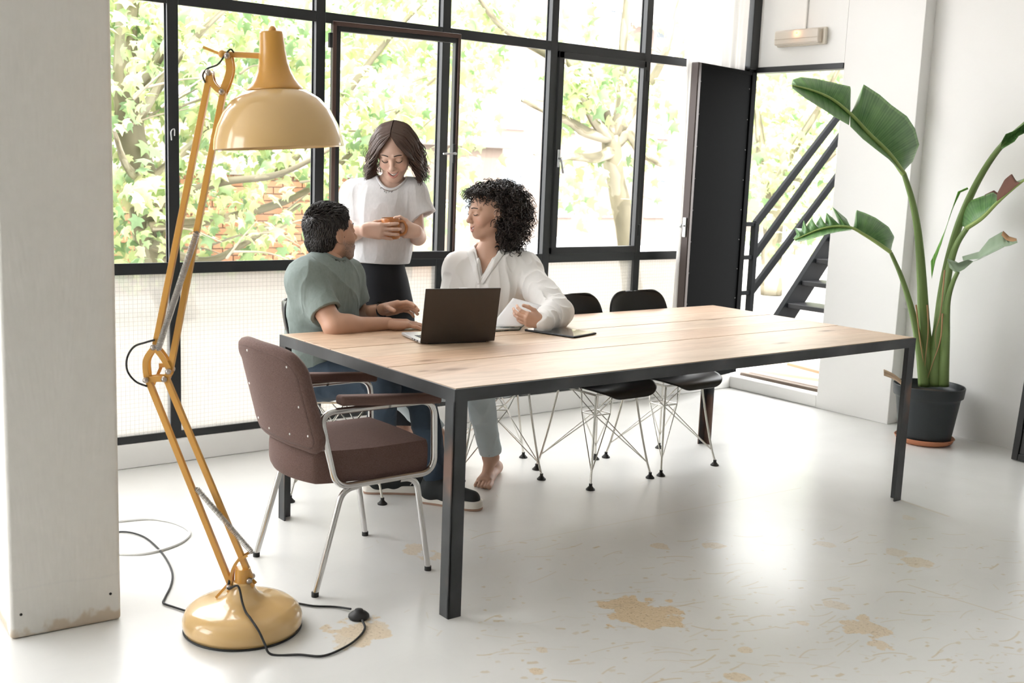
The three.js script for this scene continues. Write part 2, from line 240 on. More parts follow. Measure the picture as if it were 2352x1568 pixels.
// ================================================================ DOOR IN THE CORNER
const blackMat = phys(lin(0.003, 0.0034, 0.0036), 0.8, { specularIntensity: 0.08 });
{ const t = struct('trim_1', 'black steel corner post above the open door', 'trim'); part(t, 'post', [span(COLX - 0.075, COLX + 0.005, 2.12, Y3 + 0.05, -2.215, -2.15, 0.004), span(COLX - 0.06, COLX, 0.118, 2.12, -2.215, -2.165, 0.004)], steelMat); }
{ const t = struct('trim_2', 'black steel strip along the top of the doorway', 'trim'); part(t, 'strip', span(COLX - 0.006, COLX + 0.08, 2.1, 2.135, WZ0 - 0.02, -1.485, 0.003), steelMat); }
{ const t = struct('trim_3', 'rusty steel track on the door sill', 'trim'); part(t, 'track', [span(COLX + 0.07, COLX + 0.12, 0.08, 0.105, WZ0 + 0.02, -1.486, 0.004), span(COLX + 0.16, COLX + 0.2, 0.08, 0.098, WZ0 + 0.02, -1.486, 0.004)], std(lin(0.16, 0.12, 0.09), 0.7, { bumpMap: plasterBump, bumpScale: 0.004 })); }
{ const d = struct('door_1', 'open black steel door leaf swung against the curtain', 'door'); const W = 0.735, H = 1.985;
  part(d, 'leaf', span(0.02, W - 0.02, 0.01, H - 0.01, -0.014, 0.02, 0.003), blackMat);
  part(d, 'edge_frame', [span(0, 0.06, 0, H, -0.024, 0.024, 0.005), span(0.06, W - 0.03, H - 0.022, H, -0.022, 0.024, 0.004), span(0, W, 0, 0.05, -0.022, 0.024, 0.004)], blackMat);
  part(d, 'edge_frame', span(W - 0.036, W, 0, H, -0.028, 0.026, 0.007), std(lin(0.055, 0.04, 0.035), 0.35, { metalness: 0.3 }), 'brown worn steel edge of the door');
  const riv = std(lin(0.2, 0.2, 0.2), 0.5); const rg = new THREE.SphereGeometry(0.0035, 8, 6);
  for (let k = 0; k < 10; k++) for (const x of [0.075, W - 0.055]) part(d, 'rivet', rg.clone().translate(x, 0.12 + k * 0.195, -0.0145), riv);
  part(d, 'lock', [span(W, W + 0.012, 0.93, 1.05, -0.012, 0.012, 0.003), rod(V(W + 0.01, 1.0, 0), V(W + 0.04, 1.0, 0), 0.006), new THREE.SphereGeometry(0.013, 14, 10).translate(W + 0.045, 1.0, 0)], alloyMat, 'small metal knob on the door edge');
  part(d, 'eye_bolt', new THREE.TorusGeometry(0.011, 0.003, 8, 18).translate(W + 0.014, 0.46, 0), alloyMat);
  d.position.set(COLX - 0.005, 0.118, -2.175); d.rotation.y = Math.PI + 0.205; }

// ================================================================ ON THE WALLS
{ const e = thing('emergency_light', 'cream plastic emergency light box above the doorway', 'light', { at: V(COLX, 2.302, -1.803) });
  const cream = std(lin(0.72, 0.66, 0.57), 0.5); part(e, 'housing', span(-0.03, 0, -0.052, 0.052, -0.185, 0.185, 0.008), cream);
  part(e, 'diffuser', span(-0.07, -0.028, -0.046, 0.046, -0.178, 0.168, 0.014), phys(lin(0.8, 0.74, 0.66), 0.35, { transmission: 0.35, thickness: 0 }));
  part(e, 'seam', [span(-0.0715, -0.07, -0.012, -0.008, -0.17, 0.16, 0.0005)], std(lin(0.45, 0.4, 0.33), 0.6));
  part(e, 'indicator_lamp', new THREE.SphereGeometry(0.006, 12, 8).translate(-0.071, 0.022, 0.0), std(lin(0.9, 0.45, 0.15), 0.4, { emissive: new THREE.Color().setRGB(1, 0.45, 0.12), emissiveIntensity: 1.2 }), 'tiny glowing orange indicator');
  const g = new THREE.PointLight(new THREE.Color().setRGB(1, 0.5, 0.2), 0.006); g.position.set(-0.085, 0.022, 0); g.castShadow = true; e.add(g);
  part(e, 'clip', [span(-0.04, -0.02, -0.03, 0.03, 0.183, 0.192, 0.003)], cream); }
single('conduit', rod(V(COLX - 0.008, 2.345, -1.787), V(COLX - 0.008, WH, -1.783), 0.0065), std(lin(0.8, 0.79, 0.76), 0.6), 'thin white cable conduit running up from the emergency light', 'conduit');
// white curtain gathered in the corner behind the door
{ const cl = (u, v) => { const x = 3.165 + u * 0.54 + 0.012 * Math.sin(v * 5 + u * 9), y = 0.13 + v * 2.8; const amp = 0.014 + 0.009 * Math.sin(u * 11 + 1); return V(x, y, -2.142 + amp * Math.sin(u * 38 + 0.5 * Math.sin(v * 3)) + 0.004 * Math.sin(u * 90 + v * 2)); };
  single('curtain', sheet(cl, 150, 24, 0.002), phys(lin(0.93, 0.92, 0.91), 0.9, { transmission: 0.55, thickness: 0 }), 'sheer white curtain hanging in the corner behind the black door', 'curtain'); }
// windows of the other two walls: simple steel frames
[...leftOpens.map((o) => ['z', ...o]), ...rearOpens.map((o) => ['x', ...o])].forEach(([ax, a, b, y0, y1], k) => {
  const w = thing(`window_${13 + k}`, ax === 'z' ? 'tall steel framed window in the far left wall' : 'tall steel framed window in the rear wall', 'window', { kind: 'structure', group: ax === 'z' ? 'left wall windows' : 'rear wall windows' });
  const n = 3, L = b - a; for (let i = 0; i <= n; i++) part(w, 'mullion', span(-0.02, 0.02, 0, y1 - y0, -0.02, 0.02).translate(clamp(i / n * L, 0.02, L - 0.02), 0, 0), steelMat);
  for (const y of [0.02, 1.35, y1 - y0 - 0.02]) part(w, 'rail', span(0, L, y - 0.02, y + 0.02, -0.019, 0.019), steelMat);
  for (let i = 0; i < n; i++) part(w, 'pane', paneGeo(i / n * L, (i + 1) / n * L, 0, y1 - y0, 0), glassMat);
  if (ax === 'x') w.position.set(a, y0, WZ1 + 0.1); else { w.position.set(WX0 - 0.1, y0, b); w.rotation.y = Math.PI / 2; }
});

// ================================================================ OUTSIDE
const GY = -0.08;
const paveMat = std(lin(0.36, 0.34, 0.32), 0.8, { bumpMap: plasterBump, bumpScale: 0.003 });
single('yard_ground', uvMetres(span(-30, 46, GY - 0.3, GY, -11.5, WZ0 - 0.21), 0.4), paveMat, 'pale paved yard outside the window wall', 'ground', { kind: 'structure' });
single('street_ground', uvMetres(span(-30, 60, GY - 1.8, GY - 1.5, -60, -11.51), 0.4), paveMat, 'sunken pale street beyond the yard edge', 'street', { kind: 'structure' });
single('yard_ground', uvMetres(span(WX1 + 0.26, 46, GY - 0.3, GY, WZ0 - 0.21, 12), 0.4), paveMat, 'pale paved yard outside the door', 'ground', { kind: 'structure' });
single('terrace_slab', uvMetres(span(COLX + 0.31, 7.4, GY, 0.06, -3.6, -0.9), 0.4), paveMat, 'pale concrete terrace slab beyond the doorway', 'terrace', { kind: 'structure' });
// ---- buildings across the street
const facadeMat = std(lin(0.25, 0.195, 0.165), 0.9), whiteFacade = std(lin(0.31, 0.29, 0.28), 0.9), paneDark = std(lin(0.16, 0.18, 0.2), 0.2), frameGrey = std(lin(0.5, 0.5, 0.5), 0.6);
function house(name, label, mat, x0, x1, z, h, cols, rows, opt = {}) {
  const b = thing(name, label, 'building', { at: V((x0 + x1) / 2, GY - 1.5, z) }), W = x1 - x0; part(b, 'wall', uvMetres(span(-W / 2, W / 2, 0, h, -4, 0), 0.3), mat);
  part(b, 'cornice', span(-W / 2 - 0.1, W / 2 + 0.1, h, h + 0.3, -4.1, 0.2), whiteFacade); part(b, 'plinth', span(-W / 2, W / 2, 0, 0.5, 0, 0.06), whiteFacade);
  const wg = span(-0.45, 0.45, 0, 1.3, 0, 0.03), fg = merge([span(-0.52, 0.52, -0.08, 0, 0, 0.09), span(-0.52, 0.52, 1.3, 1.38, 0, 0.07), span(-0.52, -0.45, 0, 1.3, 0, 0.07), span(0.45, 0.52, 0, 1.3, 0, 0.07), span(-0.02, 0.02, 0, 1.3, 0, 0.05)]);
  for (let r = 0; r < rows; r++) for (let c = 0; c < cols; c++) { const f = part(b, 'window', fg, frameGrey); f.position.set(-W / 2 + (c + 0.5) * W / cols, (opt.y0 ?? 1.4) + r * 2.9, 0); part(f, 'pane', wg, paneDark); }
  return b;
}
const peach = house('apartment_building', 'pale peach apartment building across the street behind the trees', facadeMat, 8.5, 29, -27, 11, 9, 3);
house('apartment_building', 'white apartment building far behind the plane trees', whiteFacade, -12, 7.5, -24, 9, 7, 3);
house('apartment_building', 'tall cream apartment building behind the outdoor stairs', std(lin(0.26, 0.23, 0.2), 0.9), 30.5, 44, -24, 11, 6, 3);
{ // brick yard wall seen low behind the lamp
  const b = thing('brick_wall', 'low orange brick yard wall behind the branches', 'wall', { at: V(3.9, GY, -9.2) }); part(b, 'core', span(-2.3, 1.7, 0, 1.3, -0.2, -0.012), std(lin(0.26, 0.2, 0.17), 0.95)); part(b, 'coping', span(-2.35, 1.75, 1.3, 1.37, -0.25, 0.06, 0.01), whiteFacade);
  const bg = box(0.235, 0.068, 0.05, 0, 0, 0, 0.006), vs = [0, 1, 2].map((i) => std(lin(0.32 + i * 0.05, 0.16 + i * 0.03, 0.09 + i * 0.02), 0.9)), rr = rng(5);
  for (let r = 3; r < 17; r++) for (let c = 0; c < 16; c++) { const m = part(b, 'brick', bg, vs[Math.floor(rr() * 3)]); m.position.set(-2.17 + c * 0.247 + (r % 2) * 0.12, 0.04 + r * 0.078, -0.02 + rr() * 0.006); } }
{ const b = thing('garden_house', 'small peach outbuilding with a door behind standing woman', 'building', { at: V(6.5, GY, -9.6) }); part(b, 'wall', span(-0.75, 0.95, 0, 1.75, -1.6, 0), facadeMat); part(b, 'roof', span(-0.85, 1.05, 1.75, 1.86, -1.7, 0.12, 0.02), whiteFacade); part(b, 'door', span(-0.5, -0.12, 0, 1.15, 0, 0.04), std(lin(0.4, 0.26, 0.2), 0.7)); part(b, 'window', span(0.1, 0.42, 0.35, 1.15, 0, 0.03), paneDark); }
{ // parked cars
  const mk = (label, mat, x, z, turn) => { const c = thing('parked_car', label, 'car', { at: V(x, GY - 1.5, z) }); const prof = [[-2.1, 0.35], [-2.12, 0.75], [-1.95, 0.92], [-1.2, 1.0], [-0.65, 1.42], [0.85, 1.45], [1.6, 1.0], [2.05, 0.92], [2.12, 0.6], [2.1, 0.35]]; const s = new THREE.Shape(prof.map(([a, b]) => new THREE.Vector2(a, b)));
    part(c, 'body', new THREE.ExtrudeGeometry(s, { depth: 1.5, bevelEnabled: true, bevelSize: 0.06, bevelThickness: 0.08, bevelSegments: 2 }).translate(0, 0, -0.75), mat);
    part(c, 'side_window', [new THREE.ExtrudeGeometry(new THREE.Shape([[-1.0, 1.03], [-0.58, 1.36], [0.1, 1.38], [0.1, 1.03]].map(([a, b]) => new THREE.Vector2(a, b))), { depth: 0.02, bevelEnabled: false }).translate(0, 0, 0.83)], paneDark); part(c, 'side_window', [new THREE.ExtrudeGeometry(new THREE.Shape([[0.18, 1.03], [0.18, 1.38], [0.78, 1.38], [1.3, 1.03]].map(([a, b]) => new THREE.Vector2(a, b))), { depth: 0.02, bevelEnabled: false }).translate(0, 0, 0.83)], paneDark);
    for (const x of [-1.3, 1.3]) { const w = part(c, 'wheel', new THREE.CylinderGeometry(0.33, 0.33, 0.2, 22).rotateX(Math.PI / 2).translate(x, 0.33, 0.75), std(lin(0.03, 0.03, 0.03), 0.8)); part(w, 'hubcap', new THREE.CylinderGeometry(0.2, 0.2, 0.02, 18).rotateX(Math.PI / 2).translate(x, 0.33, 0.86), frameGrey); part(c, 'wheel', new THREE.CylinderGeometry(0.33, 0.33, 0.2, 22).rotateX(Math.PI / 2).translate(x, 0.33, -0.75), std(lin(0.03, 0.03, 0.03), 0.8)); } c.rotation.y = turn; };
  mk('white car parked across the street behind the tree trunk', std(lin(0.75, 0.76, 0.78), 0.25), 14.2, -15.5, 0.05); mk('silver car parked further along the street', std(lin(0.45, 0.47, 0.5), 0.25), 20.5, -16.2, 0.05); }
{ const q = onZ(1515, 22, -26.4); part(peach, 'balcony', span(-0.95, 1.0, -0.3, 0.75, 0, 1.0, 0.02).translate(q.x - peach.position.x, q.y - peach.position.y, 0), whiteFacade, 'boxy white balcony'); part(peach, 'balcony_soffit', span(-0.95, 1.0, -0.5, -0.3, 0, 0.98).translate(q.x - peach.position.x, q.y - peach.position.y, 0), frameGrey); }
// ---- outdoor steel stairs beyond the door
{ const s = thing('outdoor_stairs', 'black steel outdoor stairs with pipe railing beyond the doorway', 'stairs', { at: V(5.2, 0.06, -3.2) }); const L = (x, y, z = -3.2) => V(x - 5.2, y - 0.06, z + 3.2);
  const paint = phys(lin(0.0025, 0.003, 0.0035), 0.45, { specularIntensity: 0.14 }), slope = Math.tan(44 * Math.PI / 180), yAt = (x) => 0.29 + (x - 5.58) * 1.1;
  for (const z of [-3.2, -2.36]) part(s, 'stringer', bar(L(5.38, yAt(5.38) - 0.1, z), L(8.0, yAt(8.0) - 0.1, z), 0.05, 0.2, 0.004), paint);
  for (let k = 0; k < 13; k++) { const y = 0.2 + k * 0.185, x = 5.58 + (y - 0.29) / 1.1; part(s, 'tread', span(-0.02, 0.26, -0.04, 0, 0.03, 0.82, 0.004).translate(x - 5.2, y - 0.06, 0), phys(lin(0.012, 0.012, 0.013), 0.4, { specularIntensity: 0.4 })); }
  part(s, 'post', bar(L(5.19, 0.06), L(5.19, 1.06), 0.05, 0.05, 0.004), paint); part(s, 'post', bar(L(7.8, 2.2), L(7.8, 3.6), 0.05, 0.05, 0.004), paint);
  for (const [y0, y1] of [[1.05, 1.92], [0.78, 1.70], [0.49, 1.36]]) { const sl = (y1 - y0) / 0.93; part(s, 'rail', bar(L(5.19, y0), L(7.9, y0 + 2.71 * sl), 0.035, 0.06, 0.004), paint); part(s, 'rail', bar(L(5.19, y0), L(4.55, y0), 0.03, 0.035, 0.004), paint); } }
single('timber_board', span(-0.2, 0.25, 0, 0.02, -0.5, 0.3).rotateY(0.3).translate(4.55, 0.06, -1.9), std(lin(0.5, 0.4, 0.3), 0.9), 'wide pale timber board lying on the terrace', 'board');
single('timber_board', span(-0.05, 0.12, 0.02, 0.04, -0.4, 0.38).rotateY(-0.2).translate(4.55, 0.06, -1.9), std(lin(0.32, 0.2, 0.13), 0.9), 'narrow reddish timber board on top of a pale board', 'board');
// ---- plane trees
const leafMats = [[0.44, 0.53, 0.24], [0.54, 0.60, 0.31], [0.31, 0.43, 0.2], [0.56, 0.55, 0.31], [0.2, 0.32, 0.15]].map((c) => phys(lin(...c), 0.7, { transmission: 0.45, thickness: 0 }));
const leafGeo = (() => { // five-lobed plane leaf, slightly folded, about 0.15 m
  const pts = [[0, 0], [0.035, -0.012], [0.075, 0.0], [0.052, 0.03], [0.095, 0.075], [0.05, 0.072], [0.03, 0.085], [0, 0.155], [-0.03, 0.085], [-0.05, 0.072], [-0.095, 0.075], [-0.052, 0.03], [-0.075, 0.0], [-0.035, -0.012]], pos = [0, 0.05, 0.004], idx = [];
  for (const [x, y] of pts) pos.push(x, y, -Math.abs(x) * 0.28 - y * y * 1.6); for (let k = 1; k <= pts.length; k++) idx.push(0, k, k % pts.length + 1);
  const g = new THREE.BufferGeometry(); g.setAttribute('position', new THREE.Float32BufferAttribute(pos, 3)); g.setIndex(idx); g.computeVertexNormals(); return g; })();
const barkMap = pixelTexture(128, 256, (x, y) => { const n = fbm(x / 128 * 6, y / 256 * 9, 3, 4), p = fbm(x / 128 * 3, y / 256 * 5, 9, 3); return p > 0.12 ? [205 + n * 30, 200 + n * 30, 180 + n * 30] : p > -0.1 ? [172 + n * 30, 165 + n * 30, 140 + n * 30] : [140 + n * 30, 135 + n * 30, 112 + n * 30]; });
const barkMat = std(lin(0.5, 0.48, 0.46), 0.85, { map: barkMap });
const twigMat = std(lin(0.3, 0.26, 0.2), 0.85);
function planeTree(label, base, limbs, clumps, seed, nParts, nRest, group) {
  const t = thing('plane_tree', label, 'tree', { at: base, group }), r = rng(seed), rel = (p) => p.clone().sub(base);
  limbs.forEach(([pts, r0, r1, nm]) => part(t, nm ?? 'branch', taper(pts.map(rel), (u) => mixn(r0, r1, u) * (1 + 0.06 * Math.sin(u * 23)), 18, 10), (nm === 'twig') ? twigMat : barkMat));
  const spots = []; const total = nParts + nRest, vol = clumps.reduce((s, c) => s + c[3], 0);
  for (const [cx, cy, cz, wgt, rx, ry, rz] of clumps) for (let k = 0; k < total * wgt / vol; k++) {
    let a, b, c; do { a = r() * 2 - 1; b = r() * 2 - 1; c = r() * 2 - 1; } while (a * a + b * b + c * c > 1);
    const m = new THREE.Matrix4().compose(rel(V(cx + a * rx, cy + b * ry, cz + c * rz)), new THREE.Quaternion().setFromEuler(new THREE.Euler(-0.9 + (r() - 0.5) * 1.9, (r() - 0.5) * 2.4 - 0.5, Math.PI + (r() - 0.5) * 1.8)), V(1, 1, 1).multiplyScalar(0.42 + r() * 0.62)); spots.push([m, Math.floor(Math.pow(r(), 1.3) * leafMats.length)]);
  }
  spots.sort((p, q) => q[0].elements[14] - p[0].elements[14]); // nearest to the windows first
  const some = spots.slice(0, nParts), rest = spots.slice(nParts);
  for (const [m, k] of some) { const l = part(t, 'leaf', leafGeo, leafMats[k]); l.applyMatrix4(m); }
  const white = phys(lin(1, 1, 1), 0.7, { transmission: 0.45, thickness: 0 }), im = new THREE.InstancedMesh(leafGeo, white, rest.length); im.name = 'foliage'; im.userData.kind = 'stuff'; im.castShadow = true;
  rest.forEach(([m, k], i) => { im.setMatrixAt(i, m); im.setColorAt(i, leafMats[k].color); }); t.add(im); return t;
}
{ // left tree: fills the bays behind the lamp and the standing woman
  const b = V(1.95, GY, -7.2), P = (x, y, z) => onZ(x, y, z), L = [[[b, P(345, 560, -7.2), P(330, 420, -7.1), P(300, 300, -7), P(290, 60, -6.9), P(320, -160, -6.8)], 0.17, 0.07, 'trunk']];
  const arms = [[[330, 430], [480, 300], [640, 150], [760, -40]], [[335, 480], [500, 420], [640, 400], [780, 330]], [[340, 520], [520, 500], [700, 440], [860, 300], [1000, 180]], [[300, 300], [420, 120], [560, -20]], [[345, 560], [470, 600], [560, 560], [690, 470]], [[330, 420], [290, 380], [262, 300]], [[640, 400], [760, 260], [900, 80], [1040, -60]], [[320, 200], [380, 100], [400, -40]]];
  arms.forEach((a, i) => L.push([a.map(([x, y], k) => P(x, y, -7 + k * 0.45 * (i % 2 ? 1 : -0.3))), 0.05, 0.015]));
  const r = rng(3); for (let k = 0; k < 44; k++) { const x = 262 + r() * 700, y = 40 + r() * 560, dx = 60 + r() * 130, dy = (r() - 0.65) * 160, z = -6.2 - r() * 1.6; L.push([[P(x, y, z), P(x + dx * 0.5, y + dy * 0.4 - 12, z + 0.1), P(x + dx, y + dy, z + 0.2)], 0.012, 0.004, 'twig']); }
  const C = []; for (let x = -150; x < 1100; x += 95) for (let y = -60; y < 640; y += 90) { const low = sstep(470, 620, y) * sstep(420, 560, x), far = sstep(820, 1060, x) * sstep(120, 420, y); const w = 1 - 0.8 * low - 0.75 * far; if (w <= 0.05) continue; const p = P(x + (r() - 0.5) * 60, y + (r() - 0.5) * 60, -6.6 - r() * 1.4); C.push([p.x, p.y, p.z, w, 0.34, 0.3, 0.5]); }
  planeTree('leafy plane tree spreading behind the lamp and standing woman', b, L, C, 11, 300, 5900);
}
{ // tree with a pale forked trunk in the closed casement
  const b = V(6.62, GY, -6), P = (x, y, z = -6) => onZ(x, y, z), L = [[[b, P(1444, 590), P(1436, 530), P(1423, 455), P(1408, 380), P(1402, 310)], 0.115, 0.1, 'trunk']];
  for (const a of [[[1400, 318], [1375, 290], [1345, 240], [1320, 190], [1300, 120]], [[1402, 310], [1390, 260], [1365, 200], [1352, 150]], [[1402, 315], [1350, 305], [1310, 280], [1270, 262], [1200, 230]], [[1408, 318], [1425, 250], [1430, 120], [1440, 0], [1450, -120]], [[1412, 330], [1445, 310], [1470, 350], [1520, 380]], [[1410, 345], [1370, 362], [1310, 360], [1270, 372]], [[1400, 300], [1290, 150], [1150, 60], [1090, -20]], [[1420, 300], [1520, 140], [1560, 0]]]) L.push([a.map(([x, y], k) => P(x, y, -6 + k * 0.12)), 0.07, 0.02]);
  const r = rng(8); for (let k = 0; k < 14; k++) { const x = 1240 + r() * 300, y = 30 + r() * 420, z = -6 + r() * 0.6; L.push([[P(x, y, z), P(x - 30 + r() * 60, y + 10, z), P(x - 60 + r() * 120, y + 40 - r() * 60, z)], 0.009, 0.004, 'twig']); }
  const C = [[1330, 205, 1.5], [1400, 170, 1.2], [1450, 200, 0.9], [1310, 270, 0.8], [1300, 150, 1], [1330, 400, 0.35], [1310, 390, 0.3], [1360, 460, 0.15], [1330, 500, 0.12], [1460, 350, 0.3], [1470, 430, 0.2], [1420, 60, 0.5], [1330, 30, 0.6], [1120, 20, 0.8], [1200, 40, 0.5], [1540, 90, 0.5], [1540, 220, 0.5], [1520, 330, 0.3], [1060, 30, 0.7], [985, 520, 0.2], [1390, 230, 0.6]].map(([x, y, w], i) => { const p = P(x, y, -5.6 - (i % 4) * 0.25); return [p.x, p.y, p.z, w, 0.3, 0.24, 0.35]; });
  planeTree('plane tree with pale forked trunk outside the closed casement', b, L, C, 21, 300, 380);
}
{ // tree seen through the door
  const P = (x, y, X = 9.5) => onX(x, y, X), b = V(9.5, GY, P(1770, 700).z), L = [[[b, P(1772, 600), P(1776, 460), P(1765, 400)], 0.14, 0.12, 'trunk']];
  for (const a of [[[1770, 430], [1745, 370], [1742, 310]], [[1772, 440], [1830, 330], [1880, 250], [1930, 150]], [[1775, 450], [1860, 400], [1920, 350]], [[1760, 420], [1740, 250], [1745, 100]]]) L.push([a.map(([x, y], k) => P(x, y, 9.5 - k * 0.1)), 0.07, 0.025]);
  const C = []; const r = rng(4); for (let x = 1700; x < 1980; x += 45) for (let y = 120; y < 600; y += 48) { const w = y > 520 ? 0.25 : y > 420 ? 0.45 : 1; const p = P(x + (r() - 0.5) * 30, y + (r() - 0.5) * 30, 9 + r() * 1.2); C.push([p.x, p.y, p.z, w, 0.4, 0.22, 0.25]); }
  planeTree('plane tree with yellow green leaves beyond the outdoor stairs', b, L, C, 31, 300, 950);
}
{ // young street tree low behind the stairs
  const P = (x, y) => onX(x, y, 16), b = V(16, GY, P(1832, 650).z); planeTree('slim young street tree standing behind the stair railing', b, [[[b, P(1832, 600), P(1834, 540), P(1830, 500)], 0.09, 0.05, 'trunk']], [[1835, 550, 1], [1800, 480, 1], [1870, 470, 1]].map(([x, y, w]) => { const p = P(x, y); return [p.x, p.y, p.z, w, 0.6, 0.4, 0.6]; }), 41, 40, 200);
}

// ================================================================ TABLE
const TL = 2.513, TW = 1.21, TH = 0.75;
const woodMaps = [0, 1, 2].map((k) => pixelTexture(1024, 128, (x, y) => { // grain runs along u
  const u = x / 1024 * 12, v = y / 128 * 2.2, w = fbm(u * 0.35 + k * 9, v * 1.1, k * 3, 4) * 1.4, rings = Math.sin((v * 3.1 + w * 2.4 + k) * 6.0), fine = noise3(u * 3, v * 70, k) * 0.5 + noise3(u * 12, v * 160, k + 3) * 0.35;
  let d = 0; for (const [ku, kv, ks] of [[2.2 + k * 2.1, 0.6 + k * 0.4, 0.05], [8.3 - k * 1.7, 1.5 - k * 0.3, 0.07], [5.1 + k, 1.1, 0.03]]) { const e = Math.hypot((u - ku) * 0.35, v - kv); d += Math.exp(-e * e / (ks * ks * 2)) * 1.2 + 0.25 * Math.exp(-e * e / 0.03) * (0.5 + 0.5 * Math.sin(e * 90)); }
  const t = rings * 5 + fine * 9 + w * 13 - d * 52; return [196 + t, 165 + t * 1.05 + k * 3, 137 + t * 1.1 + k * 4]; }));
const woodMats = woodMaps.map((map) => std(lin(1, 1, 1), 0.42, { map, bumpMap: map, bumpScale: 0.0006 }));
const endGrain = std(lin(0.12, 0.07, 0.045), 0.8);
const rawSteel = std(lin(1, 1, 1), 0.42, { metalness: 0.35, map: pixelTexture(256, 256, (x, y) => { const n = fbm(x / 256 * 5, y / 256 * 5, 2, 4), r = sstep(0.12, 0.3, fbm(x / 256 * 3 + 4, y / 256 * 3, 7, 4)); return [mixn(66, 104, r) + n * 26, mixn(68, 82, r) + n * 26, mixn(70, 72, r) + n * 26]; }) });
{ const t = thing('dining_table', 'long plank table on black angle steel frame', 'table');
  const cuts = [[-1.204, -1.012, 0.0014], [-1.012, -0.812, 0.007], [-0.812, -0.603, 0.002], [-0.603, -0.407, 0.006], [-0.407, -0.2, 0.001], [-0.2, -0.006, 0]], rr = rng(9);
  cuts.forEach(([z0, z1, gap], i) => { const g = span(0.0075, TL - 0.0075, TH - 0.03, TH + 0.003 + (i % 2) * 0.0005, z0 + gap / 2, z1 - gap / 2, 0.0012); const nu = uvMetres(g, 1), uv = nu.attributes.uv; for (let k = 0; k < uv.count; k++) uv.setXY(k, uv.getX(k) / 2.6 + i * 0.37, (uv.getY(k) - z0) / 0.42 + i * 0.31); part(t, 'plank', nu, woodMats[i % 3], 'pale worn pine plank'); });
  const rail = (a, b, out) => { // angle iron: upright flange outside, flat flange under the planks
    const alongX = a.z === b.z, g = []; if (alongX) { g.push(span(a.x, b.x, TH - 0.04, TH + 0.001, Math.min(a.z, a.z + out * 0.006), Math.max(a.z, a.z + out * 0.006))); g.push(span(a.x, b.x, TH - 0.04, TH - 0.034, Math.min(a.z, a.z - out * 0.035), Math.max(a.z, a.z - out * 0.035))); }
    else { g.push(span(Math.min(a.x, a.x + out * 0.006), Math.max(a.x, a.x + out * 0.006), TH - 0.04, TH + 0.001, b.z, a.z)); g.push(span(Math.min(a.x, a.x - out * 0.035), Math.max(a.x, a.x - out * 0.035), TH - 0.04, TH - 0.034, b.z, a.z)); } return uvMetres(merge(g), 1.3); };
  part(t, 'rail', rail(V(0.0062, 0, -0.006), V(TL - 0.0062, 0, -0.006), 1), rawSteel); part(t, 'rail', rail(V(0.0062, 0, -TW + 0.006), V(TL - 0.0062, 0, -TW + 0.006), -1), rawSteel);
  part(t, 'rail', rail(V(0.006, 0, 0), V(0.006, 0, -TW), -1), rawSteel); part(t, 'rail', rail(V(TL - 0.006, 0, 0), V(TL - 0.006, 0, -TW), 1), rawSteel);
  for (const [x, z, sx, sz] of [[0, 0, 1, -1], [TL, 0, -1, -1], [0, -TW, 1, 1], [TL, -TW, -1, 1]]) part(t, 'leg', uvMetres(merge([span(Math.min(x, x + sx * 0.05), Math.max(x, x + sx * 0.05), 0, TH - 0.04, Math.min(z, z + sz * 0.006), Math.max(z, z + sz * 0.006)), span(Math.min(x, x + sx * 0.006), Math.max(x, x + sx * 0.006), 0, TH - 0.04, Math.min(z, z + sz * 0.05), Math.max(z, z + sz * 0.05))]), 1.3, x, z), rawSteel, 'angle steel leg with brown patina');
}
